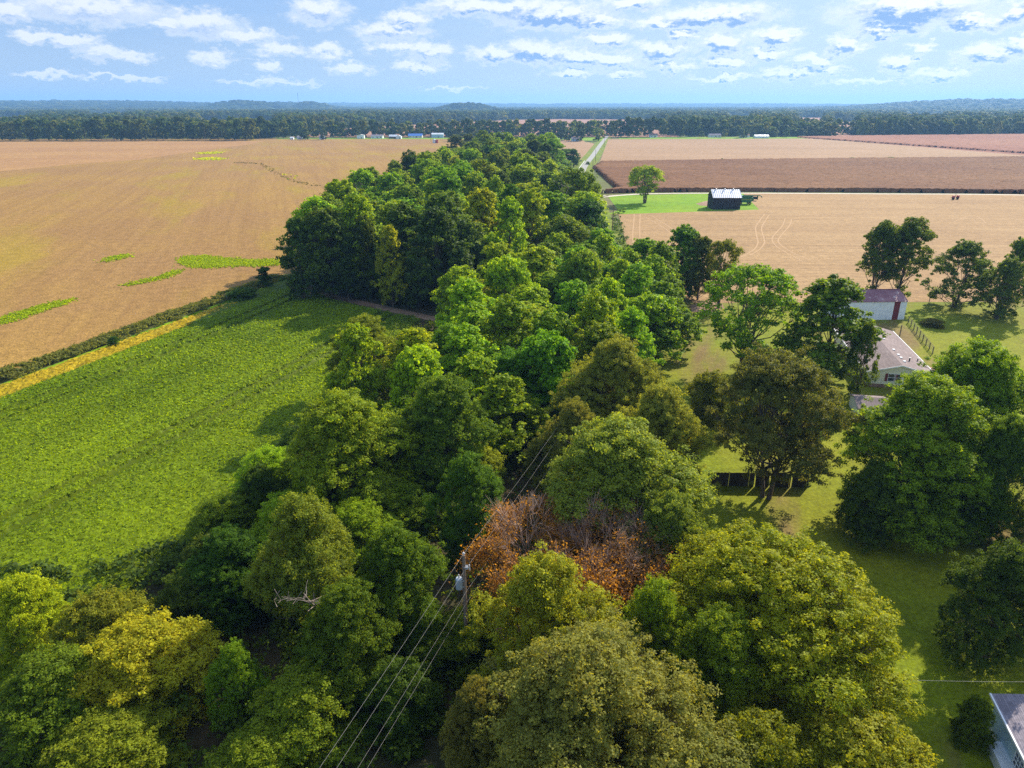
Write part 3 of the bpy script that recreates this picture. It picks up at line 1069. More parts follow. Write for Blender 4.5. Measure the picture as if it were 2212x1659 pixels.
# ---- left of the power line
T(735, 862, 16.0, 290, 'round', (0.155, 0.185, 0.014), 'tall yellow green tree at the edge of the soybean field, left of the power line')
T(955, 822, 16.0, 220, 'round', (0.085, 0.135, 0.016), 'mid green tree between the tall yellow green tree and the power line gap')
T(1010, 985, 12.0, 150, 'plume', (0.065, 0.125, 0.012), 'narrow green tree leaning over the power line gap')
T(648, 1082, 14.5, 240, 'plume', (0.135, 0.150, 0.028), 'olive green tree with dead twigs on its left side, near the soybean shadow')
T(745, 1270, 11.0, 200, 'round', (0.085, 0.125, 0.014), 'vine covered green tree left of the power pole')
T(850, 1150, 12.5, 200, 'round', (0.075, 0.12, 0.012), 'green tree between the olive tree and the power pole')
T(500, 1395, 7.5, 120, 'plume', (0.115, 0.185, 0.012), 'small light green pointed tree in the lower left gap', name='sapling', cat='sapling')
T(290, 1368, 7.5, 270, 'bush', (0.26, 0.23, 0.022), 'yellow leaved small tree in the lower left')
T(35, 1255, 8.0, 150, 'bush', (0.24, 0.26, 0.014), 'bright yellow green tree at the left edge beside the soybean field')
T(205, 1292, 7.5, 170, 'bush', (0.15, 0.145, 0.022), 'olive brown bushy tree between the soybeans and the yellow small tree')
T(90, 1430, 6.5, 230, 'bush', (0.10, 0.13, 0.014), 'mixed green bushy tree in the lower left corner')
T(455, 1160, 7.0, 130, 'bush', (0.06, 0.085, 0.016), 'dark green bushy tree in the shade at the soybean edge')
T(395, 1240, 6.0, 120, 'bush', (0.075, 0.10, 0.02), 'dark olive bush in the shade below the soybean edge', name='bush', cat='bush')
T(560, 1010, 9.0, 110, 'bush', (0.05, 0.085, 0.014), 'dark green bush at the foot of the tall yellow green tree', name='bush', cat='bush')
T(640, 1470, 6.5, 220, 'bush', (0.14, 0.165, 0.018), 'green bushy tree at the bottom beside the wires')
T(230, 1560, 5.0, 260, 'bush', (0.15, 0.16, 0.018), 'yellowish bush at the bottom edge in the lower left', name='bush', cat='bush')
T(560, 1590, 5.0, 200, 'bush', (0.13, 0.155, 0.016), 'green bush at the bottom edge left of the wires', name='bush', cat='bush')
T(860, 1440, 6.0, 170, 'bush', (0.05, 0.085, 0.012), 'dark green bush under the wires', name='bush', cat='bush')

for (x, y, lab) in [(60, 60, 'tree just outside the right edge, shading the lawn by the dark green tree'), (72, 76, 'tree just outside the right edge, shading the lawn behind the board fence')]:
    plant(NEAR['round'], x, y, 17, 15, (0.08, 0.13, 0.012), 'broadleaf_tree', lab, 'tree')
    placed.append((x, y, 7))

# ---- middle distance, single trees
T(1398, 358, 17.6, 74, 'vase', (0.22, 0.26, 0.008), 'lone tree with forked trunk on the bright lawn by the black barn', lib=MID)
T(1632, 578, 19.0, 195, 'open', (0.125, 0.215, 0.010), 'open many stemmed bright green tree on the lawn left of the shed', lib=MID)
T(1812, 600, 18.5, 185, 'egg', (0.095, 0.145, 0.012), 'green tree in front of the white shed, its boughs over the house roof', lib=MID, dy=-1)
T(1880, 690, 13.0, 70, 'sparse', (0.075, 0.10, 0.012), 'thin drooping tree overhanging the left end of the house roof', lib=MID, dy=-2)
T(1482, 490, 17.3, 120, 'mop', (0.075, 0.150, 0.008), 'dark round tree at the edge of the stubble field, left of its thin neighbour', lib=MID)
T(1520, 512, 15.5, 70, 'egg', (0.085, 0.095, 0.022), 'brownish crown crowding the dark round tree', lib=MID)
T(1568, 514, 16.0, 80, 'open', (0.125, 0.125, 0.020), 'thin two stemmed tree leaning right on the stubble edge', lib=MID, dy=-3)
T(1915, 478, 19.5, 75, 'column', (0.065, 0.10, 0.014), 'left crown of the tall dark pair behind the shed', lib=MID)
T(1975, 472, 20.2, 95, 'column', (0.085, 0.12, 0.016), 'right taller crown of the dark pair behind the shed', lib=MID)
T(2095, 522, 15.6, 140, 'sparse', (0.085, 0.115, 0.030), 'sparse spreading tree on the far lawn edge with gaps in its crown', lib=MID)
T(2185, 560, 13.5, 110, 'sparse', (0.085, 0.12, 0.025), 'green tree at the right edge beside the sparse spreading tree', lib=MID)
T(2214, 515, 17.0, 60, 'egg', (0.10, 0.135, 0.012), 'tall tree cut by the right edge of the picture behind the lawn', lib=MID)
T(1240, 366, 24.5, 112, 'vase', (0.100, 0.150, 0.012), 'giant old tree with exposed pale limbs beside the road', lib=MID)
T(1420, 560, 13.0, 110, 'egg', (0.115, 0.140, 0.016), 'olive tree in front of the dark round tree at the stubble corner', lib=MID)
T(1265, 490, 13.0, 130, 'mop', (0.085, 0.135, 0.016), 'round green tree below the giant old tree near the road', lib=MID)
T(1430, 610, 14.0, 150, 'mop', (0.10, 0.165, 0.012), 'bright green tree at the lawn corner below the olive tree', lib=MID)
T(568, 578, 5.5, 32, 'cone', (0.035, 0.075, 0.015), 'small dark conical tree in the weedy ditch beside the wood', lib=MID, name='sapling', cat='sapling')
# front edge of the wood, facing the soybeans
T(640, 472, 20.0, 105, 'mop', (0.05, 0.09, 0.012), 'outermost tree at the left tip of the wood', lib=MID)
T(700, 450, 22.0, 125, 'egg', (0.07, 0.105, 0.012), 'second tree from the left tip of the wood', lib=MID)
T(770, 420, 24, 140, 'mop', (0.10, 0.13, 0.016), 'tall tree with a pale dead top near the left side of the wood', lib=MID, dy=6)
T(870, 440, 23, 130, 'egg', (0.06, 0.10, 0.013), 'dark tree in the middle of the front of the wood', lib=MID)
T(838, 490, 19.0, 80, 'mop', (0.21, 0.21, 0.014), 'yellow green crown in the front of the wood', lib=MID)
T(950, 425, 24.0, 150, 'mop', (0.055, 0.095, 0.016), 'broad dark tree right of the yellow green crown', lib=MID)
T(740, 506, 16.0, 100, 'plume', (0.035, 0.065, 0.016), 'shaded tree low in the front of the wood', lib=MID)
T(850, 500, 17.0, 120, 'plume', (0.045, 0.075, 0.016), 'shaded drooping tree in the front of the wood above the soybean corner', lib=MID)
T(1000, 480, 19.0, 120, 'plume', (0.045, 0.08, 0.016), 'dark tree behind the round bright crowns', lib=MID)
T(985, 596, 12.5, 88, 'egg', (0.115, 0.20, 0.008), 'round bright green tree at the inner corner of the soybean field', lib=MID)
T(1052, 572, 13.0, 76, 'egg', (0.135, 0.19, 0.012), 'bright green tree right of the round one at the field corner', lib=MID)
T(1100, 562, 13.5, 66, 'egg', (0.145, 0.20, 0.012), 'third bright green crown of the row behind the field corner', lib=MID)
T(785, 686, 13.5, 140, 'round', (0.14, 0.155, 0.020), 'yellow olive tree jutting into the soybean field')
T(880, 722, 12.0, 90, 'round', (0.150, 0.160, 0.014), 'tree with rusty yellow patches next to the jutting olive tree')
T(975, 706, 12.0, 130, 'round', (0.10, 0.185, 0.012), 'bright green tree right of the rusty yellow one')
T(1105, 760, 12.0, 150, 'plume', (0.085, 0.18, 0.010), 'vivid green tree above the power line gap')
T(1190, 590, 12.5, 120, 'egg', (0.150, 0.205, 0.010), 'yellow green tree in the middle of the near wood', lib=MID)
T(1300, 610, 13.0, 130, 'mop', (0.115, 0.18, 0.010), 'bright green tree left of the lawn corner', lib=MID)


# ---- fill the woods
def unproject(x, y, z):
    dy = y * math.cos(PITCH) + (CAM_H - z) * math.sin(PITCH)
    up_ = y * math.sin(PITCH) - (CAM_H - z) * math.cos(PITCH)
    return 1106 + x / dy * FPX, 829.5 - up_ / dy * FPX


MARKS = [  # seen position of something one can find, and its name
    (645, 520, 'the left tip of the wood'), (770, 460, 'the tall tree with dead top'), (835, 530, 'the yellow green crown in the wood front'),
    (950, 500, 'the broad dark tree in the wood front'), (1238, 430, 'the giant old tree'), (1265, 540, 'the round tree below the giant old tree'),
    (985, 650, 'the round bright tree at the field corner'), (1100, 600, 'the third bright crown of the row'), (1190, 640, 'the yellow green tree amid the near wood'),
    (1300, 660, 'the bright tree left of the lawn corner'), (1430, 660, 'the bright tree at the lawn corner'), (1420, 600, 'the olive tree at the stubble corner'),
    (785, 770, 'the olive tree jutting into the soybeans'), (880, 780, 'the rusty yellow tree'), (975, 770, 'the bright tree right of the rusty one'),
    (1105, 830, 'the vivid tree above the power line gap'), (1330, 820, 'the tallest grey olive tree'), (985, 300, 'the far left end of the wood'),
    (1193, 310, 'the dark narrow tree at the wood end'), (1240, 340, 'the round tree by the bridge rail'), (1142, 320, 'the far ridge of the wood'),
    (860, 400, 'the upper left outline of the wood'), (930, 345, 'the notch in the far left outline'), (1050, 420, 'the middle of the long wood'),
    (1120, 500, 'the shaded hollow of the long wood'), (1080, 350, 'the far half of the long wood'), (735, 950, 'the tall yellow green tree by the soybeans'),
    (955, 900, 'the tree left of the power line gap'), (648, 1170, 'the olive tree with dead twigs'), (1180, 400, 'the road side of the long wood')]
LAB_N = {}


def near_label(colour, x, y, h):
    u, v = unproject(x, y, h * 0.8)
    m = min(MARKS, key=lambda q: (q[0] - u) ** 2 + ((q[1] - v) * 1.3) ** 2)
    du_, dv_ = u - m[0], v - m[1]
    far_ = math.hypot(du_, dv_)
    if abs(du_) > 2.2 * abs(dv_):
        side = 'left of' if du_ < 0 else 'right of'
    elif abs(dv_) > 2.2 * abs(du_):
        side = 'straight behind' if dv_ < 0 else 'straight before'
    else:
        side = ('behind and left of' if du_ < 0 else 'behind and right of') if dv_ < 0 else ('before and left of' if du_ < 0 else 'before and right of')
    return '%s tree %s%s %s' % (colour, 'close ' if far_ < 38 else '', side, m[2])


def fill(poly, spacing, hrange, cols, protos, lib, name, labels, group, keep=lambda x, y: True, dfac=(1.25, 1.7), clear=0.62, maxn=400):
    xs = [p[0] for p in poly]
    ys = [p[1] for p in poly]
    pts = []
    out = 0
    tries = 0
    while tries < 9000 and out < maxn:
        tries += 1
        x, y = random.uniform(min(xs), max(xs)), random.uniform(min(ys), max(ys))
        if not in_poly([x], [y], poly)[0] or not keep(x, y):
            continue
        sp_ = spacing
        if any((x - a) ** 2 + (y - b) ** 2 < sp_ ** 2 for a, b in pts):
            continue
        if any((x - a) ** 2 + (y - b) ** 2 < (r * clear) ** 2 for a, b, r in placed):
            continue
        pts.append((x, y))
        k = random.randrange(len(cols))
        h = random.uniform(*hrange)
        if x > 0.055 * y and y > 190:
            h = max(9.0, min(h, 45 - 0.112 * y))
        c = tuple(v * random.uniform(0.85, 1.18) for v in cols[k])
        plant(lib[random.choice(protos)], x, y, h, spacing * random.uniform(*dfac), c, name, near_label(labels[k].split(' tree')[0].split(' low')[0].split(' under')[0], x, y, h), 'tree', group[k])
        out += 1
    return out


cols = [BR, MD, DK, OL, YG, (0.140, 0.215, 0.006)]
names = ['bright green', 'mid green', 'dark green', 'olive green', 'yellow green', 'fresh green']
WOOD_FAR = [(-56, 186), (-20, 160), (28, 200), (30, 240), (33, 300), (37, 400), (42, 500), (30, 640), (-22, 660), (-34, 540), (-42, 410), (-56, 330), (-54, 240)]
off_road = lambda x, y: x < road_at(y) - 6
n1 = fill(WOOD_FAR, 10.8, (17, 25), cols, ['mop', 'egg', 'plume', 'mop', 'egg', 'column'], MID, 'broadleaf_tree',
          ['%s tree in the long wood between the ripe field and the road' % n for n in names], ['%s trees of the long wood' % n for n in names],
          lambda x, y: off_road(x, y) and not (y > 270 and x > 0.070 * y))
WOOD_MID = [(-10, 146), (-12, 110), (-25, 103), (-25, 92), (2, 84), (14, 92), (22, 112), (32, 136), (36, 170), (26, 196), (8, 180)]
n2 = fill(WOOD_MID, 7.8, (12.0, 17), [BR, MD, YG, (0.140, 0.215, 0.006), BR], ['mop', 'egg', 'plume', 'dome'], MID, 'broadleaf_tree',
          ['%s tree in the near wood between the soybean field and the lawn' % n for n in ('bright green', 'mid green', 'yellow green', 'fresh green', 'vivid green')],
          ['%s trees of the near wood' % n for n in ('bright green', 'mid green', 'yellow green', 'fresh green', 'vivid green')])
EDGE = [(-55, 191), (-51, 183), (-20, 163), (-13, 165), (-20, 175), (-46, 197)]
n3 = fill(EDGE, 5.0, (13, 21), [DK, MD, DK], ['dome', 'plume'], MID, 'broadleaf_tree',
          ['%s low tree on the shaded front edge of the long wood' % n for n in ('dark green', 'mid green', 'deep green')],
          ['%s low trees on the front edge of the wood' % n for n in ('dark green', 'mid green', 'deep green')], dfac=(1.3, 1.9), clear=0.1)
NEARW = [(-28, 92), (-30, 62), (-26, 50), (-14, 60), (-8, 66), (-4, 84)]
n4 = fill(NEARW, 6.5, (7, 10.5), [MD, DK, BR], ['round', 'plume'], NEAR, 'broadleaf_tree',
          ['%s understorey tree left of the power line' % n for n in ('mid green', 'dark green', 'bright green')],
          ['%s understorey trees left of the power line' % n for n in ('mid green', 'dark green', 'bright green')], clear=0.45)
print('fill', n1, n2, n3, n4)

# trees near the far end of the wood, along the road
for (px, py, h, w, pr, col, lab) in [
        (985, 292, 22, 62, 'mop', (0.075, 0.09, 0.03), 'grey green tree at the far left end of the long wood'),
        (1012, 290, 20, 40, 'egg', (0.07, 0.085, 0.03), 'small grey green crown beside the far left end of the wood'),
        (1193, 298, 17, 30, 'column', (0.045, 0.075, 0.02), 'dark narrow tree at the far right end of the long wood'),
        (1222, 322, 11, 60, 'dome', (0.08, 0.14, 0.012), 'low bright green tree beside the road at the end of the wood'),
        (1240, 322, 13, 34, 'mop', (0.055, 0.11, 0.012), 'round green tree closest to the white bridge rail'),
        (1205, 348, 9, 60, 'dome', (0.07, 0.11, 0.016), 'low spreading tree by the road below the round green tree'),
        (1258, 376, 12, 60, 'mop', (0.10, 0.15, 0.012), 'round crown covering the near end of the visible road'),
        (1142, 300, 16, 50, 'mop', (0.09, 0.13, 0.016), 'green crown on the far ridge of the long wood')]:
    T(px, py, h, w, pr, col, lab, lib=MID)

# ------------------------------------------------------------------ undergrowth and weeds
def leaf_mass(name, cx, cy, cz, rad, nleaf, ls, color, hue_base=0.5, flat=0.7):
    n0 = len(cx)
    cc = np.stack([cx, cy, cz], 1)
    ci = np.repeat(np.arange(n0), nleaf)
    n = len(ci)
    ld = sph(n, -0.2)
    pos = cc[ci] + ld * (rad[ci] * rng.uniform(0.3, 1, n))[:, None] * np.array([1, 1, flat])
    pos[:, 2] = np.maximum(pos[:, 2], 0.12)
    nrm = ld * 0.8 + np.array([0, 0, 0.4]) + rng.normal(size=(n, 3)) * 0.5
    V, F = leaf_quads(pos, nrm, ls * rng.uniform(0.6, 1.4, n))
    ct = rng.random(n0)
    hue = np.clip(hue_base + (ct[ci] - 0.5) * 0.9 + rng.uniform(-0.2, 0.2, n), 0, 1)
    tint = np.clip(rng.random(n) * 0.8 + ct[ci] * 0.2, 0, 1)
    o = link(name, np_mesh(name, V, F, [M['leaf']], attrs={'tint': ('FACE', tint), 'hue': ('FACE', hue)}))
    o.color = (*color, 1)
    return o


def scatter(poly, n):
    xs = [p[0] for p in poly]
    ys = [p[1] for p in poly]
    x = rng.uniform(min(xs), max(xs), n * 4)
    y = rng.uniform(min(ys), max(ys), n * 4)
    k = in_poly(x, y, poly)
    return x[k][:n], y[k][:n]


UG = [(-54, 58), (-40, 56), (-33, 66), (-30, 92), (-24, 150), (20, 150), (20, 100), (14, 66), (12, 20), (-50, 20)]
x, y = scatter(UG, 3600)
hz_ = 0.4 + 2.6 * vnoise(x, y, 6, 11) ** 1.5 * np.where(y < 70, 1.0, 0.7)
o = leaf_mass('undergrowth', x, y, hz_, rng.uniform(0.7, 1.5, len(x)), 24, 0.26, (0.095, 0.140, 0.012))
tag(o, 'tangled green undergrowth under the wires and between the trees', 'undergrowth', kind='stuff')
BANK = [(-62, 62), (-44, 61), (-36, 66), (-32, 80), (-29, 100), (-27, 125), (-24, 125), (-26, 95), (-29, 72), (-38, 52), (-62, 50)]
x, y = scatter(BANK, 700)
o = leaf_mass('weeds', x, y, rng.uniform(0.3, 1.5, len(x)), rng.uniform(0.7, 1.4, len(x)), 26, 0.30, (0.075, 0.115, 0.016), 0.45)
tag(o, 'shaded weeds along the right edge of the soybean field', 'weeds', kind='stuff')
# weedy ditch bank
t_ = rng.uniform(-45, 96, 1500)
s_ = rng.normal(0, 1.25, 1500) + 0.3
X = D0[0] + dv[0] * t_ + du[0] * s_
Y = D0[1] + dv[1] * t_ + du[1] * s_
hgt = (0.35 + 1.1 * vnoise(t_, s_, 4, 4)) * np.exp(-(s_ / 3.0) ** 2)
o = leaf_mass('ditch_weeds', X, Y, hgt, rng.uniform(0.5, 1.0, 1500), 30, 0.30, (0.155, 0.165, 0.030), 0.55)
tag(o, 'tall olive weeds and brush filling the ditch between the two left fields', 'weeds', kind='stuff')
ribbon('grass_strip', [L(-80, 3.4), L(96, 3.2)], 1.8, 0.07, M['bright_lawn'])
# brush at the end of the ditch, roadside brush and lone bushes
for (px, py, h, w, col, lab) in [
        (525, 622, 3.0, 60, (0.06, 0.11, 0.014), 'low green bush in the ditch left of the conical sapling'),
        (243, 727, 2.2, 24, (0.04, 0.085, 0.012), 'small dark green bush standing in the ditch weeds'),
        (2020, 690, 1.6, 44, (0.12, 0.10, 0.03), 'dry looking low bush on the lawn near the shed')]:
    T(px, py, h, w, 'bush', col, lab, name='bush', cat='bush')
for i, (px, py, w) in enumerate([(1840, 341, 20), (1925, 340, 22), (2255, 335, 20), (1560, 343, 8), (1270, 350, 10)]):
    x, y = G(px, py, 2)
    plant(MID['dome'], x, y, 2.4, w * 0.36, MD, 'bush', 'small bush on the line between the pale and the brown field', 'bush', 'bushes on the field line')

# roadside brush by the stubble corner
x, y = scatter([(33, 196), (37, 196), (45, 300), (52, 330), (47, 330), (40, 290)], 110)
o = leaf_mass('roadside_weeds', x, y, rng.uniform(0.3, 1.3, len(x)), rng.uniform(0.6, 1.3, len(x)), 26, 0.4, (0.085, 0.14, 0.012))
tag(o, 'green weeds on the verge between the road and the stubble field', 'weeds', kind='stuff')

# bright green grass patches in the ripe field
def tufts(name, polys, dens_, sz, col, lab):
    Xs, Ys = [], []
    for poly in polys:
        poly = [G(*p) for p in poly]
        a = 0.5 * abs(sum(poly[i][0] * poly[(i + 1) % len(poly)][1] - poly[(i + 1) % len(poly)][0] * poly[i][1] for i in range(len(poly))))
        n = int(min(9000, a * dens_ * 3.2))
        x, y = scatter(poly, max(n, 30))
        Xs.append(x + rng.normal(0, sz * 1.8, len(x)))
        Ys.append(y + rng.normal(0, sz * 3.0, len(x)))
    x = np.concatenate(Xs)
    y = np.concatenate(Ys)
    o = leaf_mass(name, x, y, np.full(len(x), 0.12), np.full(len(x), sz * 0.7), 4, sz * 0.8, col, 0.5, 0.25)
    tag(o, lab, 'grass', kind='stuff')


tufts('grass', [[(390, 556), (430, 553), (480, 558), (530, 562), (600, 562), (606, 573), (540, 574), (470, 577), (420, 578), (392, 568)],
                [(270, 614), (330, 602), (385, 583), (392, 587), (340, 605), (275, 617)]], 3.2, 0.45, (0.27, 0.36, 0.004),
      'bright green grass patch in the ripe field beside the wood')
tufts('grass', [[(0, 686), (50, 672), (110, 655), (158, 647), (155, 653), (105, 668), (50, 687), (0, 703)]], 3.6, 0.4, (0.27, 0.36, 0.004),
      'bright green grass streak in the ripe field at the left edge of the photo')
tufts('grass', [[(226, 561), (250, 553), (280, 550), (276, 556), (245, 563), (228, 565)]], 2.5, 0.5, (0.27, 0.36, 0.004),
      'small bright green grass patch in the middle of the ripe field')
tufts('grass', [[(432, 330), (470, 329), (472, 332), (436, 333)], [(425, 342), (480, 342), (478, 345), (430, 345)], [(616, 376), (640, 390), (634, 388), (612, 376)]],
      0.25, 1.4, (0.42, 0.46, 0.006), 'distant yellow green weed patches in the ripe field')
tufts('weeds', [[(505, 350), (560, 352), (585, 362), (600, 372), (640, 391), (690, 401), (688, 404), (636, 394), (596, 376), (560, 355), (505, 352)]],
      0.5, 0.6, (0.12, 0.11, 0.02), 'thin dark wandering line of weeds across the ripe field')


# ------------------------------------------------------------------ the half bare orange tree
def bare_tree(cx, cy, H, R, label):
    e = empty('half_bare_tree', (cx, cy, 0), 0.3, label, 'tree')
    segs = []
    tips = []

    def grow(p, d, ln, r, lvl):
        q = p + d * ln
        segs.append((p, q, r, r * 0.72))
        if lvl == 0:
            tips.append((q, d))
            segs.append((q, q + (d + rng.normal(size=3) * 0.15) * ln * 0.7, r * 0.6, 0.012))
            return
        for k in range(3 if lvl > 1 else 4):
            nd = d + rng.normal(size=3) * (0.30 if lvl > 1 else 0.36)
            nd[2] += 0.16
            nd /= np.linalg.norm(nd)
            grow(q, nd, ln * rng.uniform(0.62, 0.84), max(r * 0.6, 0.022), lvl - 1)
    n = 15
    for k in range(n):
        a = k * 2.4 + rng.uniform(-.2, .2)
        sp_ = 0.25 + 0.75 * math.sqrt((k + 0.5) / n)
        d = np.array([math.cos(a) * sp_ * R / H * 1.25, math.sin(a) * sp_ * R / H * 1.25, 1.0])
        d /= np.linalg.norm(d)
        base = np.array([0.3 * math.cos(a), 0.3 * math.sin(a), 0.2])
        segs.append((base, base + d * H * 0.28, 0.14, 0.10))
        grow(base + d * H * 0.28, d, H * 0.25 * (1.0 - 0.15 * sp_), 0.09, 4)
    V, F = tubes_np(segs, 3)
    zmax = V[:, 2].max()
    V[:, 2] *= H / zmax
    link('trunk', np_mesh('bare_limbs', V, F, [M['twig']]), e)
    tp = np.array([t[0] for t in tips])
    tp[:, 2] *= H / zmax
    rr = np.hypot(tp[:, 0], tp[:, 1]) / R
    lowness = 1 - tp[:, 2] / H
    keep = rng.random(len(tp)) < np.clip(lowness * 2.9 + 0.25 * rr - 0.70, 0.04, 0.85)
    c = tp[keep]
    c = np.concatenate([c, c + rng.normal(size=c.shape) * 0.5 - np.array([0, 0, 0.9]), c + rng.normal(size=c.shape) * 0.6 - np.array([0, 0, 1.8])])
    ci = np.repeat(np.arange(len(c)), 12)
    pos = c[ci] + rng.normal(size=(len(ci), 3)) * 0.38
    nrm = rng.normal(size=pos.shape) + np.array([0, 0, 0.3])
    V, F = leaf_tris(pos, nrm, 0.17 * rng.uniform(0.6, 1.3, len(pos)))
    ct = rng.random(len(c))
    me = np_mesh('orange_leaves', V, F, [M['leaf']], attrs={'tint': ('FACE', rng.random(len(pos))), 'hue': ('FACE', np.clip(ct[ci] * 0.8 + rng.uniform(0, .3, len(pos)), 0, 1))})
    o = link('crown', me, e)
    o.color = (0.34, 0.165, 0.028, 1)
    o['label'] = 'sparse orange autumn leaves'
    return e


x, y = G(1205, 1078, 13.0)
bare_tree(x, y, 13.2, 7.6, 'half bare tree with pink grey twigs and orange leaves right of the power pole')
x, y = G(1335, 1105, 12.0)
bare_tree(x, y, 12.0, 5.0, 'smaller half bare orange tree joined to the right side of the first')

# dead twigs in the olive tree, exposed limbs of the giant old tree
def dead_limbs(name, base, tips, r, mat, label, parent=None):
    segs = []
    for tp_ in tips:
        p = np.array(base, float)
        q = np.array(tp_, float)
        k = 5
        prev = p
        for i in range(1, k + 1):
            f = i / k
            c = p + (q - p) * f + rng.normal(size=3) * r * 1.2 + np.array([0, 0, math.sin(f * math.pi) * 0.3])
            segs.append((prev, c, r * (1 - 0.85 * (i - 1) / k), r * (1 - 0.85 * i / k)))
            if i > 2:
                for _ in range(3):
                    e_ = c + rng.normal(size=3) * np.linalg.norm(q - p) * 0.16
                    segs.append((c, e_, r * 0.25, 0.02))
            prev = c
    V, F = tubes_np(segs, 6)
    o = link(name, np_mesh(name, V, F, [mat], smooth=True), parent)
    return o


bx, by = G(1195, 530, 3.0)
gt = empty('dead_snag', (0, 0, 0), 0, 'pale dead limbs and dark split trunk under the giant old tree', 'tree')
dead_limbs('trunk', (bx, by, 0), [(bx - 1.5, by + 1, 13), (bx + 0.5, by + 0.5, 15)], 0.9, M['bark'], '', gt)
o = dead_limbs('limb', (bx, by - 0.6, 6), [(bx + 9, by + 1, 15), (bx + 4.5, by - 1, 20), (bx - 5, by - 1, 13)], 0.35, M['bark_pale'], '', gt)
bx, by = G(660, 1300, 9.0)
sn = empty('dead_snag', (0, 0, 0), 0, 'bleached dead branches poking out of the olive tree', 'tree')
dead_limbs('trunk', (bx + 1, by + 2, 4), [(bx + 0.5, by - 0.5, 9.5)], 0.16, M['bark_pale'], '', sn)
dead_limbs('limb', (bx + 0.5, by - 0.5, 9.3), [(bx - 1.8, by - 1.5, 10.3), (bx + 1.4, by - 1.8, 10.2), (bx - 0.4, by - 2.2, 10.9), (bx + 0.6, by - 2.0, 11.0)], 0.028, M['bark_pale'], '', sn)
for (px, py, h) in [(660, 500, 19), (775, 424, 21.5)]:
    bx, by = G(px, py, h - 4)
    sn = empty('dead_snag', (0, 0, 0), 0, 'bare dead branches sticking out of the %s of the wood' % ('left tip' if px < 700 else 'tall left crown'), 'tree')
    dead_limbs('limb', (bx, by, h - 5), [(bx - 3, by - 1, h - 1), (bx + 1, by - 1, h + 0.4), (bx - 1, by, h)], 0.12, M['bark_pale'], '', sn)

# ------------------------------------------------------------------ building materials
def shingle(name, a, b):
    def f(t):
        P = t.obj()
        br = t.node('ShaderNodeTexBrick')
        t.set(br.inputs['Vector'], t.mapping(P, rot=(0, 0, math.pi / 2)))
        br.inputs['Scale'].default_value = 1.0
        br.inputs['Brick Width'].default_value = 0.9
        br.inputs['Row Height'].default_value = 0.15
        br.inputs['Mortar Size'].default_value = 0.012
        br.inputs['Color1'].default_value = (*a, 1)
        br.inputs['Color2'].default_value = (*b, 1)
        br.inputs['Mortar'].default_value = (*[v * 0.6 for v in a], 1)
        n = t.noise(P, 3.0, 4, 0.7)
        n2 = t.noise(P, 0.35, 4, 0.6)
        c = t.mix(1.0, br.outputs[0], t.maprange(n, 0.3, 0.7, 0.8, 1.2, False), 'MULTIPLY')
        c = t.mix(1.0, c, t.maprange(n2, 0.3, 0.7, 0.85, 1.12, False), 'MULTIPLY')
        return c, n
    return pbr(name, None, 0.95, 0.12, bump=0.02, build=f)


def metal_roof(name, a, b, pat, rough=0.45, metal=0.3, axis=0, period=0.9, rust=(0.35, 0.16, 0.10), rust_amt=0.0):
    def f(t):
        P = t.obj()
        n = t.noise(P, pat, 5, 0.65)
        c = t.mix(t.maprange(n, 0.4, 0.62), a, b)
        if rust_amt:
            c = t.mix(t.math('MULTIPLY', t.maprange(t.noise(P, 0.5, 5, 0.7), 0.56, 0.68), rust_amt), c, rust)
        w = t.node('ShaderNodeTexWave', wave_type='BANDS', bands_direction='XYZ'[axis] if False else ('X' if axis == 0 else 'Y'))
        t.set(w.inputs['Vector'], P)
        w.inputs['Scale'].default_value = 0.314 / period * 1.0
        return c, t.math('POWER', w.outputs['Fac'], 6.0)
    return pbr(name, None, rough, 0.4, metal=metal, bump=0.03, build=f)


def wall_mat(name, a, b, rough=0.7, vertical=False, scale=1.0):
    def f(t):
        P = t.obj()
        n = t.noise(t.mapping(P, scale=(1, 1, 0.25) if vertical else (1, 1, 1)), scale, 4, 0.6)
        return t.mix(t.maprange(n, 0.35, 0.65), a, b), None
    return pbr(name, None, rough, 0.25, build=f)


M['roof_taupe'] = shingle('taupe_shingles', (0.225, 0.17, 0.155), (0.29, 0.225, 0.205))
M['roof_grey'] = shingle('grey_shingles', (0.22, 0.19, 0.21), (0.30, 0.26, 0.28))
M['roof_maroon'] = metal_roof('maroon_metal', (0.22, 0.085, 0.10), (0.30, 0.14, 0.15), 0.35, 0.55, 0.1, rust=(0.55, 0.42, 0.38), rust_amt=0.8)
M['roof_white'] = metal_roof('white_metal', (0.62, 0.62, 0.62), (0.75, 0.75, 0.74), 0.3, 0.4, 0.2)
M['cream'] = wall_mat('cream_siding', (0.70, 0.66, 0.50), (0.78, 0.74, 0.58))
M['white'] = wall_mat('white_paint', (0.74, 0.74, 0.72), (0.82, 0.82, 0.80))
M['paleblue'] = wall_mat('pale_blue_siding', (0.42, 0.56, 0.60), (0.50, 0.63, 0.66))
M['maroon'] = wall_mat('maroon_paint', (0.14, 0.022, 0.026), (0.19, 0.035, 0.04))
M['black_wood'] = wall_mat('black_boards', (0.014, 0.014, 0.016), (0.032, 0.030, 0.032), 0.8, True, 1.5)
M['black_wood2'] = wall_mat('worn_black_boards', (0.022, 0.021, 0.022), (0.05, 0.045, 0.042), 0.8, True, 2.5)
M['skirt'] = wall_mat('brick_skirting', (0.20, 0.11, 0.08), (0.28, 0.17, 0.13), 0.9)
M['fence_wood'] = wall_mat('dark_fence_boards', (0.040, 0.028, 0.020), (0.075, 0.052, 0.038), 0.9, True, 1.5)
M['grey_wood'] = wall_mat('weathered_wood', (0.12, 0.095, 0.07), (0.21, 0.165, 0.125), 0.9, True, 2)
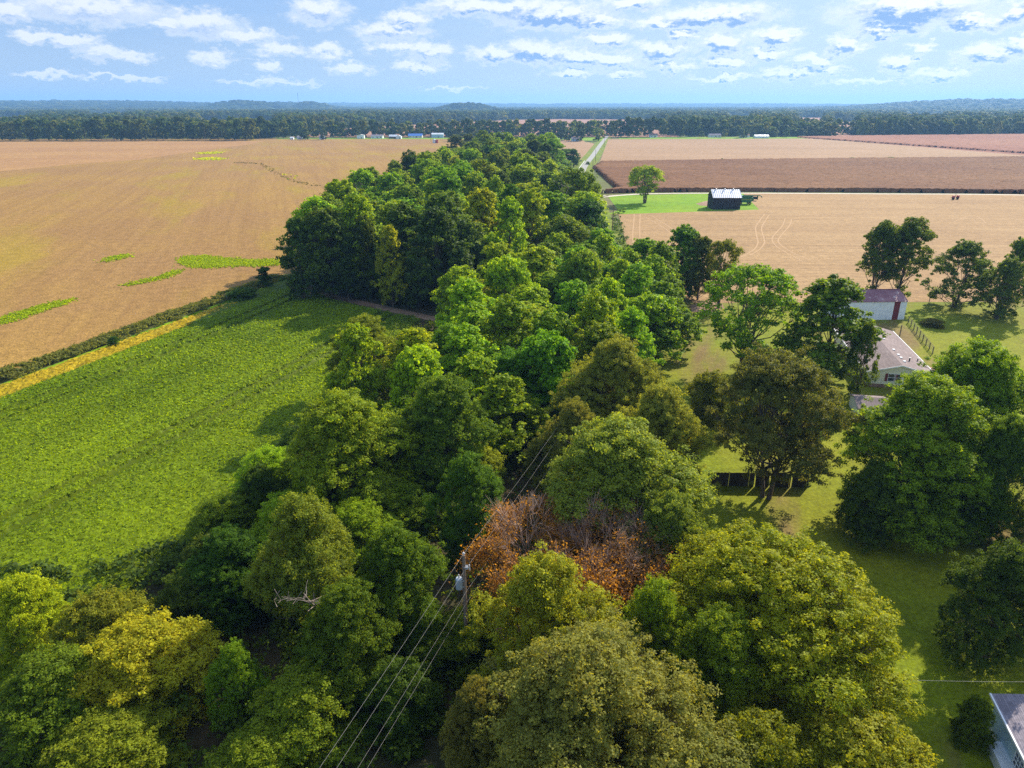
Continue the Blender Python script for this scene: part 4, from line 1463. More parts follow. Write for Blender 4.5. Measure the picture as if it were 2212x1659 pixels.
M['pole_wood'] = wall_mat('pole_wood', (0.17, 0.115, 0.08), (0.28, 0.20, 0.14), 0.9, True, 1.5)
M['deck_wood'] = wall_mat('red_brown_deck', (0.22, 0.085, 0.05), (0.32, 0.14, 0.09), 0.8)
M['steel'] = pbr('galvanised_steel', (0.42, 0.44, 0.46), 0.5, 0.4, 0.3)
M['tank'] = pbr('transformer_paint', (0.38, 0.41, 0.43), 0.35, 0.5, 0.1)
M['ceramic'] = pbr('insulator', (0.55, 0.50, 0.46), 0.25, 0.5)
M['wire'] = pbr('aluminium_wire', (0.34, 0.31, 0.27), 0.45, 0.4, 0.2)
M['cable'] = pbr('dark_cable', (0.05, 0.05, 0.05), 0.5, 0.3)
M['glass'] = pbr('window_glass', (0.04, 0.05, 0.06), 0.08, 0.6)
M['green_paint'] = pbr('green_machine_paint', (0.012, 0.13, 0.045), 0.4, 0.5)
M['yellow_paint'] = pbr('yellow_machine_paint', (0.60, 0.42, 0.02), 0.4, 0.5)
M['rubber'] = pbr('rubber', (0.02, 0.02, 0.02), 0.85, 0.2)
M['machine_black'] = pbr('dark_machine_steel', (0.03, 0.035, 0.045), 0.5, 0.4)
M['red_paint'] = pbr('red_paint', (0.40, 0.05, 0.04), 0.6, 0.3)
M['blue_roof'] = pbr('blue_metal_roof', (0.10, 0.22, 0.55), 0.4, 0.4)


def house_shell(e, w, l, he, hr, wall, roof, over=0.35, ridge='y', skirt=None, fascia=None, z0=0.0):
    """w along x, l along y; ridge runs along y (or x). origin at the near left corner."""
    wt_ = 0.15
    b = MB()
    # walls butt end to end: two long walls, two gables
    if ridge == 'y':
        b.box(0, wt_, 0, l, z0, he)
        b.box(w - wt_, w, 0, l, z0, he)
        for y0 in (0.0, l - wt_):
            vs = [(wt_, y0, z0), (w - wt_, y0, z0), (w - wt_, y0, he), (w / 2, y0, hr - 0.06), (wt_, y0, he),
                  (wt_, y0 + wt_, z0), (w - wt_, y0 + wt_, z0), (w - wt_, y0 + wt_, he), (w / 2, y0 + wt_, hr - 0.06), (wt_, y0 + wt_, he)]
            b.add(vs, [(0, 1, 2, 3, 4), (9, 8, 7, 6, 5), (0, 5, 6, 1), (1, 6, 7, 2), (2, 7, 8, 3), (3, 8, 9, 4), (4, 9, 5, 0)])
    else:
        b.box(0, w, 0, wt_, z0, he)
        b.box(0, w, l - wt_, l, z0, he)
        for x0 in (0.0, w - wt_):
            vs = [(x0, wt_, z0), (x0, l - wt_, z0), (x0, l - wt_, he), (x0, l / 2, hr - 0.06), (x0, wt_, he),
                  (x0 + wt_, wt_, z0), (x0 + wt_, l - wt_, z0), (x0 + wt_, l - wt_, he), (x0 + wt_, l / 2, hr - 0.06), (x0 + wt_, wt_, he)]
            b.add(vs, [(4, 3, 2, 1, 0), (5, 6, 7, 8, 9), (0, 1, 6, 5), (1, 2, 7, 6), (2, 3, 8, 7), (3, 4, 9, 8), (4, 0, 5, 9)])
    b.build('wall', wall, e)
    if ridge == 'y':
        sl = (hr - he) / (w / 2)
        a = (-over, he - over * sl)
        q1 = [(a[0], -over, a[1] + .05), (w / 2, -over, hr + .05), (w / 2, l + over, hr + .05), (a[0], l + over, a[1] + .05)]
        q2 = [(w / 2, -over, hr + .05), (w - a[0], -over, a[1] + .05), (w - a[0], l + over, a[1] + .05), (w / 2, l + over, hr + .05)]
    else:
        sl = (hr - he) / (l / 2)
        a = (-over, he - over * sl)
        q1 = [(-over, a[0], a[1] + .05), (w + over, a[0], a[1] + .05), (w + over, l / 2, hr + .05), (-over, l / 2, hr + .05)]
        q2 = [(-over, l / 2, hr + .05), (w + over, l / 2, hr + .05), (w + over, l - a[0], a[1] + .05), (-over, l - a[0], a[1] + .05)]
    r = MB().slab(q1, 0.10).slab(q2, 0.10).build('roof', roof, e)
    if fascia:
        f = MB()
        if ridge == 'y':
            for x0 in (a[0] - 0.10, w - a[0] + 0.0):
                f.box(x0, x0 + 0.10, -over, l + over, a[1] - 0.14, a[1] + 0.075)
            for (p, q) in (((a[0], a[1]), (w / 2, hr)), ((w / 2, hr), (w - a[0], a[1]))):
                f.add([(p[0], -over - 0.06, p[1] - 0.16), (q[0], -over - 0.06, q[1] - 0.16), (q[0], -over - 0.06, q[1] + 0.06), (p[0], -over - 0.06, p[1] + 0.06),
                       (p[0], -over - 0.002, p[1] - 0.16), (q[0], -over - 0.002, q[1] - 0.16), (q[0], -over - 0.002, q[1] + 0.06), (p[0], -over - 0.002, p[1] + 0.06)],
                      [(0, 1, 2, 3), (7, 6, 5, 4), (0, 4, 5, 1), (1, 5, 6, 2), (2, 6, 7, 3), (3, 7, 4, 0)])
        f.build('gutter', fascia, e)
    return r


def window(parent, x, z, w, h, face='y-', pos=0.0, shutters=None, bars=(1, 1), frame=None):
    """frame and pane, and shutters, on a wall facing y- at y=pos or x- at x=pos"""
    def put(mb, a0, a1, z0, z1, d0, d1):
        if face == 'y-':
            mb.box(a0, a1, pos - d1, pos - d0, z0, z1)
        else:
            mb.box(pos - d1, pos - d0, a0, a1, z0, z1)
    fr = MB()
    put(fr, x - 0.06, x, z - 0.06, z + h + 0.06, 0.0, 0.07)
    put(fr, x + w, x + w + 0.06, z - 0.06, z + h + 0.06, 0.0, 0.07)
    put(fr, x, x + w, z - 0.06, z, 0.0, 0.07)
    put(fr, x, x + w, z + h, z + h + 0.06, 0.0, 0.07)
    for i in range(1, bars[0]):
        put(fr, x + w * i / bars[0] - 0.02, x + w * i / bars[0] + 0.02, z, z + h, 0.02, 0.06)
    for i in range(1, bars[1]):
        put(fr, x, x + w, z + h * i / bars[1] - 0.025, z + h * i / bars[1] + 0.025, 0.021, 0.061)
    f = fr.build('window', frame or M['white'], parent)
    g = MB()
    put(g, x, x + w, z, z + h, 0.003, 0.018)
    g.build('pane', M['glass'], f)
    if shutters:
        for x0 in (x - 0.06 - 0.42, x + w + 0.06):
            s = MB()
            put(s, x0, x0 + 0.42, z - 0.05, z + h + 0.05, 0.0, 0.05)
            s.build('shutter', shutters, parent)


# ---- the cream house with the taupe roof
hx = math.atan2(-0.2, 0.98)
H1 = empty('cream_house', (60.4, 113.0, 0), hx, 'cream house with taupe shingle roof and maroon shutters among the trees', 'house')
house_shell(H1, 10.4, 25, 2.95, 4.3, M['cream'], M['roof_taupe'], fascia=M['white'], z0=0.7)
MB().box(0.05, 10.35, 0.05, 24.95, 0, 0.7).build('skirting', M['skirt'], H1)
window(H1, 3.4, 1.35, 0.95, 1.25, 'y-', 0.0, M['maroon'], (1, 2))
window(H1, 4.45 + 0.12, 1.35, 0.95, 1.25, 'y-', 0.0, None, (1, 2))
window(H1, 6.9, 1.35, 0.95, 1.25, 'y-', 0.0, M['maroon'], (1, 2))
window(H1, 2.0, 1.35, 0.9, 1.2, 'x-', 0.0, M['maroon'], (1, 2))
window(H1, 6.0, 1.35, 0.9, 1.2, 'x-', 0.0, M['maroon'], (1, 2))
window(H1, 11.0, 1.35, 0.9, 1.2, 'x-', 0.0, M['maroon'], (1, 2))
sl1 = (4.3 - 2.95) / 5.2
for yy in (2.6, 4.6, 6.2, 9.0, 15.5, 19.5):
    v = MB().box(-0.2, 0.2, -0.2, 0.2, -0.05, 0.16)
    v.build('roof_vent', M['white'], H1, (6.3, yy, 4.35 - 1.1 * sl1))
MB().tube([(0, 0, -0.1), (0, 0, 0.55)], 0.12, 8).tube([(0, 0, 0.55), (0, 0, 0.62)], 0.2, 8).build('chimney_pipe', M['machine_black'], H1, (7.6, 4.2, 4.35 - 2.4 * sl1))
MB().tube([(0, 0, -0.1), (0, 0, 0.45)], 0.10, 8).tube([(0, 0, 0.45), (0, 0, 0.52)], 0.2, 8).build('chimney_pipe', M['machine_black'], H1, (9.6, 6.2, 4.35 - 4.4 * sl1))

# deck at the right side of the house
D1 = empty('deck', (72.6, 117.5, 0), hx, 'small red brown wooden deck with rail at the right wall of the cream house', 'deck')
for k in range(12):
    MB().box(0, 4.0, k * 0.3, k * 0.3 + 0.28, 0.78, 0.82).build('plank', M['deck_wood'], D1)
for (x, y) in ((0.05, 0.05), (3.85, 0.05), (3.85, 3.4), (0.05, 3.4), (1.95, 0.05), (3.85, 1.7)):
    MB().box(x, x + 0.1, y, y + 0.1, 0, 1.75).build('post', M['deck_wood'], D1)
MB().box(0.15, 3.85, 0.07, 0.13, 1.62, 1.72).box(3.87, 3.93, 0.15, 3.4, 1.62, 1.72).box(0.15, 3.85, 0.07, 0.13, 1.15, 1.22).box(3.87, 3.93, 0.15, 3.4, 1.15, 1.22).build('rail', M['deck_wood'], D1)

# little roofed outbuilding before the house
O1 = empty('garden_shed', (53.0, 99.5, 0), hx, 'low outbuilding with pinkish shingle roof half hidden in front of the cream house', 'shed')
house_shell(O1, 4.6, 5.5, 1.9, 2.7, M['cream'], M['roof_taupe'], ridge='x', over=0.25)
MB().box(2.4, 3.4, -0.05, 0.0, 0.0, 1.95).build('door', M['maroon'], O1)

# ---- white machine shed with maroon roof
SH = empty('machine_shed', (73.0, 153.1, 0), R_(2), 'white metal shed with faded maroon roof and maroon door behind the cream house', 'shed')
house_shell(SH, 15.0, 8.6, 4.3, 5.9, M['white'], M['roof_maroon'], ridge='x', over=0.2)
MB().box(12.2, 13.5, -0.05, 0.0, 0.0, 4.2).build('door', M['maroon'], SH)
for i in range(18):
    x0 = 0.1 + i * 0.82
    if not 11.8 < x0 < 13.6:
        MB().box(x0, x0 + 0.05, -0.03, 0.0, 0.05, 4.2).build('rib', M['white'], SH)
MB().box(-0.21, 15.21, 4.2, 4.4, 5.96, 6.02).build('ridge_cap', M['roof_maroon'], SH)

# ---- black barn
BN = empty('barn', (92.2, 333.0, 0), 0, 'black board barn with white metal roof on the bright lawn', 'barn')
BW, BL, BE, BR2 = 12.6, 9.6, 5.5, 8.5
house_shell(BN, BW, BL, BE, BR2, M['black_wood'], M['roof_white'], ridge='x', over=0.35)
k = 0
xx = 0.0
while xx < BW - 0.05:
    w_ = min(0.42, BW - xx)
    MB().box(xx + 0.015, xx + w_ - 0.015, -0.05 - 0.02 * (k % 2), -0.002, 0.05, BE - 0.1).build('board', M['black_wood2'] if k % 3 == 0 else M['black_wood'], BN)
    xx += w_
    k += 1
yy = 0.0
while yy < BL - 0.05:
    w_ = min(0.48, BL - yy)
    zt = BE + (BR2 - BE) * (1 - abs(yy + w_ / 2 - BL / 2) / (BL / 2)) - 0.25
    MB().box(-0.05 - 0.02 * (k % 2), -0.002, yy + 0.015, yy + w_ - 0.015, 0.05, zt).build('board', M['black_wood'], BN)
    yy += w_
    k += 1
for x0 in (2.0, 6.0, 10.0):
    v = MB().tube([(0, 0, -0.25), (0, 0, 0.2)], 0.2, 10).tube([(0, 0, 0.2), (0, 0, 0.38)], [0.34, 0.1], 10).build('roof_vent', M['roof_white'], BN, (x0, BL / 2, BR2 + 0.15))

# ---- combine harvester behind the barn
CB = empty('combine_harvester', (113.5, 352, 0), 0, 'green combine harvester parked behind the black barn, unloading pipe pointing right', 'combine')


def prism_xz(mb, prof, y0, y1):
    n = len(prof)
    vs = [(x, y0, z) for x, z in prof] + [(x, y1, z) for x, z in prof]
    return mb.add(vs, [tuple(range(n)), tuple(reversed(range(n, 2 * n)))] + [(i, n + i, n + (i + 1) % n, (i + 1) % n) for i in range(n)])


prism_xz(MB(), [(-4.5, 1.2), (1.2, 0.9), (2.6, 1.9), (3.0, 3.0), (2.6, 3.3), (-4.5, 3.3)], -1.5, 1.5).build('body', M['green_paint'], CB)
prism_xz(MB(), [(-3.4, 3.3), (1.8, 3.3), (2.5, 4.1), (-3.9, 4.1)], -1.7, 1.7).build('grain_tank', M['green_paint'], CB)
MB().box(-6.0, -4.52, -1.0, 1.0, 1.9, 3.7).build('cab', M['glass'], CB)
MB().box(-6.05, -4.5, -1.05, 1.05, 3.72, 3.85).build('cab_roof', M['green_paint'], CB)
for (x, y, r, w) in ((-3.6, -1.9, 0.95, 0.6), (-3.6, 1.9, 0.95, 0.6), (1.3, -1.6, 0.62, 0.4), (1.3, 1.6, 0.62, 0.4)):
    wl = MB().tube([(x, y - w / 2, r), (x, y + w / 2, r)], r, 20).build('wheel', M['rubber'], CB)
    MB().tube([(x, y - w / 2 - 0.03, r), (x, y + w / 2 + 0.03, r)], r * 0.5, 14).build('rim', M['yellow_paint'], wl)
MB().tube([(-3.0, -1.4, 3.7), (-2.2, -1.6, 4.35), (5.6, -1.9, 4.3), (6.3, -1.9, 3.9), (6.6, -1.9, 3.4)], [0.22, 0.22, 0.22, 0.22, 0.28], 10).build('unloading_pipe', M['green_paint'], CB)
MB().box(-3.0, 1.9, -1.52, -1.50, 2.3, 2.45).build('stripe', M['yellow_paint'], CB)
# header on its trailer further back
HD = empty('harvester_header', (117.5, 366, 0), R_(-6), 'long black harvester header with reel resting behind the combine', 'header')
prism_xz(MB(), [(-5.5, 0.9), (5.5, 0.9), (5.5, 1.9), (-5.5, 2.0)], 0, 0.5).build('frame', M['machine_black'], HD)
MB().box(-5.5, 5.5, -1.3, 0.0, 0.85, 0.98).build('cutter_bed', M['machine_black'], HD)
rl = MB()
for k in range(6):
    a = k * math.pi / 3
    rl.tube([(-5.3, -0.8 + 0.55 * math.cos(a), 2.0 + 0.55 * math.sin(a)), (5.3, -0.8 + 0.55 * math.cos(a), 2.0 + 0.55 * math.sin(a))], 0.05, 5)
for k in range(5):
    x0 = -5.2 + k * 2.6
    for j in range(6):
        a = j * math.pi / 3
        rl.tube([(x0, -0.8, 2.0), (x0, -0.8 + 0.55 * math.cos(a), 2.0 + 0.55 * math.sin(a))], 0.04, 4)
rl.build('reel', M['machine_black'], HD)
for x0 in (-5.6, 5.5):
    prism_xz(MB(), [(x0, 0.6), (x0 + 0.1, 0.6), (x0 + 0.1, 2.5), (x0, 2.5)], -1.5, 0.6).build('end_panel', M['green_paint'] if x0 > 0 else M['machine_black'], HD)
for x0 in (-3.5, 3.5):
    for y0 in (-0.6, 0.9):
        MB().tube([(x0, y0, 0.4), (x0 + 0.25, y0, 0.4)], 0.4, 14).build('wheel', M['rubber'], HD)
MB().box(-4.0, 4.0, -0.1, 0.1, 0.4, 0.88).build('trailer_beam', M['green_paint'], HD)

# small implement standing in the stubble, far right
x, y = G(2063, 431)
IM = empty('farm_implement', (x, y, 0), 0.4, 'small dark two wheeled farm implement standing alone in the stubble', 'implement')
MB().tube([(-2.0, 0, 1.0), (2.0, 0, 1.0)], 0.12, 8).tube([(0, 0, 1.0), (0, 2.6, 0.7)], 0.1, 8).build('frame', M['machine_black'], IM)
for x0 in (-1.7, 1.5):
    MB().tube([(x0, 0, 0.75), (x0 + 0.35, 0, 0.75)], 0.75, 16).build('wheel', M['rubber'], IM)
    MB().box(x0 - 0.2, x0 + 0.6, -0.6, 0.5, 1.1, 2.0).build('hopper', M['red_paint'], IM)
MB().tube([(0.2, 0.3, 1.0), (0.2, 0.3, 5.2)], 0.07, 6).build('mast', M['machine_black'], IM)

# ---- fences
FN = empty('rail_fence', (0, 0, 0), 0, 'brown wooden rail fence running from the shed towards the camera', 'fence')
fa, fb = Vector((87.6, 151.0)), Vector((81.4, 130.0))
nf = 9
for i in range(nf):
    p = fa.lerp(fb, i / (nf - 1))
    MB().box(p.x - 0.07, p.x + 0.07, p.y - 0.07, p.y + 0.07, 0, 1.5).build('post', M['grey_wood'], FN)
    if i < nf - 1:
        q = fa.lerp(fb, (i + 1) / (nf - 1))
        for z in (0.35, 0.75, 1.12, 1.42):
            MB().tube([(p.x + 0.1, p.y, z), (q.x + 0.1, q.y, z)], 0.05, 4).build('rail', M['grey_wood'], FN)


def board_fence(x0, x1, y0, y1, label, z=2.0):
    e = empty('board_fence', (0, 0, 0), 0, label, 'fence')
    n = max(1, round(math.hypot(x1 - x0, y1 - y0) / 2.4))
    a, b = Vector((x0, y0)), Vector((x1, y1))
    for i in range(n):
        p, q = a.lerp(b, i / n), a.lerp(b, (i + 1) / n)
        d = (q - p).normalized()
        m = MB()
        L_ = (q - p).length
        nb = 15
        for k in range(nb):
            if random.random() < 0.015:
                continue
            s0, s1 = 0.1 + (L_ - 0.1) * k / nb, 0.1 + (L_ - 0.1) * (k + 0.97) / nb
            u0, u1 = p + d * s0, p + d * s1
            zt = z * random.uniform(0.97, 1.0)
            nn = Vector((-d.y, d.x)) * 0.02
            m.add([(u0.x, u0.y, 0.05), (u1.x, u1.y, 0.05), (u1.x, u1.y, zt), (u0.x, u0.y, zt), (u0.x + nn.x, u0.y + nn.y, 0.05), (u1.x + nn.x, u1.y + nn.y, 0.05), (u1.x + nn.x, u1.y + nn.y, zt), (u0.x + nn.x, u0.y + nn.y, zt)],
                  [(0, 1, 2, 3), (7, 6, 5, 4), (0, 4, 5, 1), (1, 5, 6, 2), (2, 6, 7, 3), (3, 7, 4, 0)])
        m.build('panel', M['fence_wood'], e)
        MB().box(p.x - 0.05, p.x + 0.05, p.y - 0.05, p.y + 0.05, 0, z + 0.1).build('post', M['fence_wood'], e)
        MB().tube([(p.x, p.y + 0.06, z * 0.8), (q.x, q.y + 0.06, z * 0.8)], 0.04, 4).build('rail', M['fence_wood'], e)
    return e


xa, ya = G(1528, 1050)
xb, yb = G(1745, 1054)
board_fence(xa, xb, ya, yb, 'dark board fence in tree shade behind the trunk of the big brownish tree')
xa, ya = G(1905, 1080)
xb, yb = G(2160, 1082)
board_fence(xa, xb, ya, yb, 'dark board fence behind the large green tree at the right')

# wire fence posts along the far lawn edge
for i, px in enumerate((2006, 2100, 2160)):
    x, y = G(px, 657)
    p = MB().box(-0.06, 0.06, -0.06, 0.06, 0, 1.7).build('fence_post', M['grey_wood'], None, (x, y, 0))
    tag(p, ['lone wooden post on the lawn edge between the shed and the sparse tree', 'wooden post under the sparse spreading tree', 'wooden post at the lawn edge right of the sparse tree'][i], 'post')

# ---- house at the lower right
H2 = empty('grey_roofed_house', (36.9, 41.5, 0), R_(-13), 'pale blue house with grey shingle roof and lattice window in the lower right corner', 'house')
e2 = H2
W2, L2 = 11.0, 16.0
b = MB()
b.box(0.15, W2, -0.15, 0.0, 0.5, 3.0)
b.box(0, 0.15, -L2, 0, 0.5, 3.0)
b.box(W2 - 0.15, W2, -L2, -0.15, 0.5, 3.0)
b.box(0.15, W2 - 0.15, -L2, -L2 + 0.15, 0.5, 3.0)
b.build('wall', M['paleblue'], e2)
MB().box(0.05, W2 - 0.05, -L2 + 0.05, -0.05, 0, 0.5).build('skirting', M['white'], e2)
r2 = MB()
r2.slab([(-0.3, -L2 - 0.3, 3.05), (W2 / 2, -L2 - 0.3, 4.2), (W2 / 2, 0.3, 4.2), (-0.3, 0.3, 3.05)], 0.1)
r2.slab([(W2 / 2, -L2 - 0.3, 4.2), (W2 + 0.3, -L2 - 0.3, 3.05), (W2 + 0.3, 0.3, 3.05), (W2 / 2, 0.3, 4.2)], 0.1)
r2.build('roof', M['roof_grey'], e2)
MB().box(-0.42, -0.302, -L2 - 0.3, 0.3, 2.9, 3.08).build('gutter', M['white'], e2)
prism_xz(MB(), [(0.15, 3.0), (W2 - 0.15, 3.0), (W2 / 2, 4.05)], -0.15, 0.0).build('gable', M['paleblue'], e2)
MB().tube([(0, 0, -0.1), (0, 0, 0.35)], 0.09, 8).build('roof_pipe', M['machine_black'], e2, (2.1, -2.6, 3.45))
window(e2, -6.6, 1.1, 2.4, 1.5, 'x-', 0.0, None, (6, 4))
window(e2, -11.0, 1.2, 1.2, 1.3, 'x-', 0.0, None, (2, 2))
MB().box(-0.9, 0, -7.2, -2.2, 0.0, 0.9).build('ramp', M['white'], e2)

# ------------------------------------------------------------------ power line
def sag(a, b, s, n=26):
    a, b = Vector(a), Vector(b)
    return [a.lerp(b, i / n) - Vector((0, 0, 4 * s * (i / n) * (1 - i / n))) for i in range(n + 1)]


def power_pole(x, y, h, label, group=None, tank=False, rz=0.0):
    e = empty('power_pole', (x, y, 0), rz, label, 'power pole', group)
    MB().tube([(0, 0, 0), (0, 0, h * 0.5), (0, 0, h)], [0.19, 0.16, 0.12], 10).build('pole', M['pole_wood'], e)
    MB().tube([(0, 0, h), (0, 0, h + 0.12)], 0.035, 6).tube([(0, 0, h + 0.10), (0, 0, h + 0.18), (0, 0, h + 0.28)], [0.09, 0.12, 0.06], 8).build('insulator', M['ceramic'], e)
    if tank:
        tk = MB().tube([(-0.42, -0.1, h - 3.1), (-0.42, -0.1, h - 3.05), (-0.42, -0.1, h - 2.15), (-0.42, -0.1, h - 2.05)], [0.24, 0.29, 0.29, 0.22], 16).build('transformer', M['tank'], e)
        MB().tube([(-0.42, -0.1, h - 2.05), (-0.42, -0.1, h - 1.75)], [0.08, 0.05], 8).build('bushing', M['ceramic'], tk)
        MB().box(-0.16, 0.0, -0.16, 0.02, h - 2.4, h - 2.3).box(-0.16, 0.0, -0.16, 0.02, h - 2.95, h - 2.85).build('bracket', M['steel'], e)
        MB().tube([(0, -0.12, h - 1.1), (0.45, -0.2, h - 0.95)], 0.03, 6).tube([(0.45, -0.2, h - 1.25), (0.45, -0.2, h - 0.75)], 0.05, 8).build('fuse_cutout', M['ceramic'], e)
        MB().tube([(0, 0, h + 0.15), (0.3, -0.15, h - 0.2), (0.48, -0.2, h - 0.7)], 0.02, 4).tube([(0.45, -0.2, h - 1.3), (0.1, -0.3, h - 1.9), (-0.42, -0.1, h - 1.75)], 0.02, 4).tube([(-0.5, 0, h - 1.7), (-0.75, 0, h - 1.35), (-0.35, 0, h - 1.0), (0, -0.12, h - 1.3)], 0.02, 4).build('jumper_wire', M['cable'], e)
        MB().tube([(0.13, -0.1, h - 0.9), (0.3, -0.1, h - 0.9)], 0.05, 6).box(0.12, 0.32, -0.2, 0.0, h - 1.2, h - 1.05).build('bracket', M['steel'], e)
    return e


P0 = Vector((-3.8, 47.0))
ld = Vector((0.33, 0.944))
power_pole(P0.x, P0.y, 12.0, 'wooden power pole with grey transformer standing at the orange tree', tank=True)
Pn = P0 + ld * 52
Pb = P0 - ld * 55
power_pole(Pn.x, Pn.y, 11.5, 'wooden power pole hidden in the dark gap beyond the transformer pole')
for i, (x, y) in enumerate([(37.5, 268.0), (road_at(500) + 6, 500.0), (road_at(615) + 6, 615.0), (road_at(850) + 6, 850.0)]):
    power_pole(x, y, 10.5, ['dark power pole at the stubble corner beside the road', 'power pole beside the road near the white bridge rail',
                            'power pole right of the far straight part of the road', 'farthest power pole along the road'][i], 'power poles along the road')
lines = [(12.2, 0.03, 11.6), (10.8, 0.16, 10.4), (8.6, 0.16, 8.2), (7.5, 0.16, 7.1)]
WL = ['top wire of the power line, on the pole head', 'second wire of the power line, level with the fuse', 'third wire of the power line, below the transformer', 'lowest wire of the power line']
for (h, ofs, h2), lab in zip(lines, WL):
    a = (Pb.x + ofs, Pb.y, h - 0.2)
    m_ = (P0.x + ofs, P0.y, h)
    b_ = (Pn.x + ofs, Pn.y, h2)
    pts = sag(a, m_, 0.5) + sag(m_, b_, 0.6)[1:]
    o = MB().tube(pts, 0.006, 5).build('power_wire', M['wire'], None)
    tag(o, lab, 'wire')
x, y = G(2035, 1473, 6)
x2, y2 = G(2240, 1468, 6)
o = MB().tube(sag((x - 3, y, 6.2), (x2 + 6, y2, 5.9), 0.15), 0.008, 5).build('service_wire', M['wire'], None)
tag(o, 'thin service wire crossing the shaded lawn above the grey roofed house', 'wire')
x, y = G(1941, 737)
o = MB().tube([(0, 0, 0), (0, 0, 3.4)], 0.11, 8).build('post', M['grey_wood'], None, (x, y, 0))
tag(o, 'tall wooden post behind the right eave of the cream house', 'post')

# white rail of the bridge
BRD = empty('bridge_rail', (0, 0, 0), 0, 'white bridge rail on the left side of the road', 'rail')
for k in range(8):
    yk = 540 + k * 12
    MB().box(road_at(yk) - 3.5, road_at(yk) - 3.3, yk, yk + 0.25, 0, 1.1).build('post', M['white'], BRD)
    if k < 7:
        y2 = yk + 12
        MB().tube([(road_at(yk) - 3.4, yk, 0.95), (road_at(y2) - 3.4, y2, 0.95)], 0.16, 4).build('rail', M['white'], BRD)

# ------------------------------------------------------------------ standing corn: raised mass with a rough top and a cut front
def corn_block(name, poly, h, step, jit, mat, label):
    xs = [p[0] for p in poly]
    ys = [p[1] for p in poly]
    nx = int((max(xs) - min(xs)) / step[0]) + 1
    ny = int((max(ys) - min(ys)) / step[1]) + 1
    gx = min(xs) + np.arange(nx) * step[0]
    gy = min(ys) + np.arange(ny) * step[1]
    X, Y = np.meshgrid(gx, gy)
    X = X + rng.uniform(-.4, .4, X.shape) * step[0]
    Y = Y + rng.uniform(-.3, .3, Y.shape) * step[1]
    ok = in_poly(X, Y, poly) & (np.abs(X) < 0.80 * Y + 30)
    Z = h + rng.uniform(-jit, jit, X.shape) + 0.3 * (vnoise(X, Y, 12, 2) - 0.5)
    id_ = np.arange(nx * ny).reshape(ny, nx)
    # drop the border vertices to the ground: the standing front
    nb = ok.copy()
    nb[1:] &= ok[:-1]
    nb[:-1] &= ok[1:]
    nb[:, 1:] &= ok[:, :-1]
    nb[:, :-1] &= ok[:, 1:]
    edge = ok & ~nb
    Z = np.where(edge, 0.02, Z)
    okf = ok[:-1, :-1] & ok[1:, :-1] & ok[:-1, 1:] & ok[1:, 1:]
    q = np.stack([id_[:-1, :-1], id_[:-1, 1:], id_[1:, 1:], id_[1:, :-1]], -1)[okf]
    V = np.stack([X, Y, Z], -1).reshape(-1, 3)
    used, inv = np.unique(q, return_inverse=True)
    o = link(name, np_mesh(name, V[used], inv.reshape(q.shape), [mat]))
    tag(o, label, 'crop', kind='stuff')


corn_block('corn', [(58, 410), G(1292, 419), G(1420, 415.5), G(1604, 414.5), G(1900, 416), G(2212, 419), (430, 372), (560, 560), G(2212, 343), G(1700, 347.5), G(1296, 353), (60, 560)],
           2.2, (1.6, 0.9), 0.28, M['corn'], 'dry brown standing corn behind the barn lane')
corn_block('corn', [G(1716, 297), (600, 1155), (900, 1210), (1300, 1180), (1300, 640), G(2240, 334)], 1.7, (2.6, 1.8), 0.35, M['corn_far'],
           'reddish brown standing crop beyond the pale field at the right')

# ------------------------------------------------------------------ far farmhouses
def far_house(px, py, wpx, depth, he, hr, wall, roof, label, cat='house', name='farmhouse', ridge='x'):
    x, y = G(px, py)
    w = wpx * y / math.cos(PITCH) * math.cos(PITCH) / FPX * 1.08
    e = empty(name, (x - w / 2, y, 0), 0, label, cat)
    house_shell(e, w, depth, he, hr, wall, roof, ridge=ridge, over=0.4)
    n = max(1, int(w // 4.5))
    for i in range(n):
        x0 = (i + 0.5) * w / n
        if cat == 'house':
            f = MB().box(x0 - 0.6, x0 + 0.6, -0.06, 0.0, 1.0, 2.2).build('window', M['glass'], e)
    MB().box(w * 0.5 + 0.9, w * 0.5 + 1.9, -0.08, 0.0, 0.0, 2.1).build('door', M['maroon'] if cat == 'house' else M['grey_wood'], e)
    return e


W_, B_ = M['white'], M['grey_wood']
far_house(779, 299.5, 13, 7, 4.6, 5.6, W_, M['roof_white'], 'tall narrow white shed, leftmost bright building of the far farmsteads', 'shed', 'farm_shed', 'y')
far_house(814, 299, 22, 9, 3.2, 5.0, W_, M['roof_grey'], 'long white house with grey roof next to the tall narrow white shed')
far_house(849, 299.5, 15, 9, 3.0, 5.2, B_, M['roof_white'], 'grey house with pale roof in the row of far farmsteads')
far_house(861, 300, 10, 8, 3.2, 4.8, W_, M['roof_white'], 'small white garage against the grey pale roofed house', 'garage', 'garage', 'y')
far_house(897, 298, 26, 10, 3.0, 5.8, M['cream'], M['blue_roof'], 'far house with a blue white metal roof')
far_house(945, 297.5, 22, 12, 4.6, 6.4, M['paleblue'], M['roof_white'], 'pale green machinery shed with white roof right of the blue roofed house', 'shed', 'farm_shed')
far_house(1086, 299, 19, 10, 3.6, 6.6, W_, M['roof_taupe'], 'white house with tan gable behind the tip of the long wood')
far_house(1061, 300, 20, 8, 3.0, 4.2, W_, M['roof_white'], 'low white garage left of the white gabled far house', 'garage', 'garage')
far_house(1243, 305, 14, 9, 3.0, 5.0, M['paleblue'], M['roof_grey'], 'small pale house left of the far end of the road')
far_house(1412, 297, 14, 9, 3.2, 5.4, W_, M['skirt'], 'house with reddish roof in the trees right of the road')
far_house(1545, 297, 22, 9, 3.0, 5.2, W_, M['roof_grey'], 'grey roofed white house between far trees right of centre')
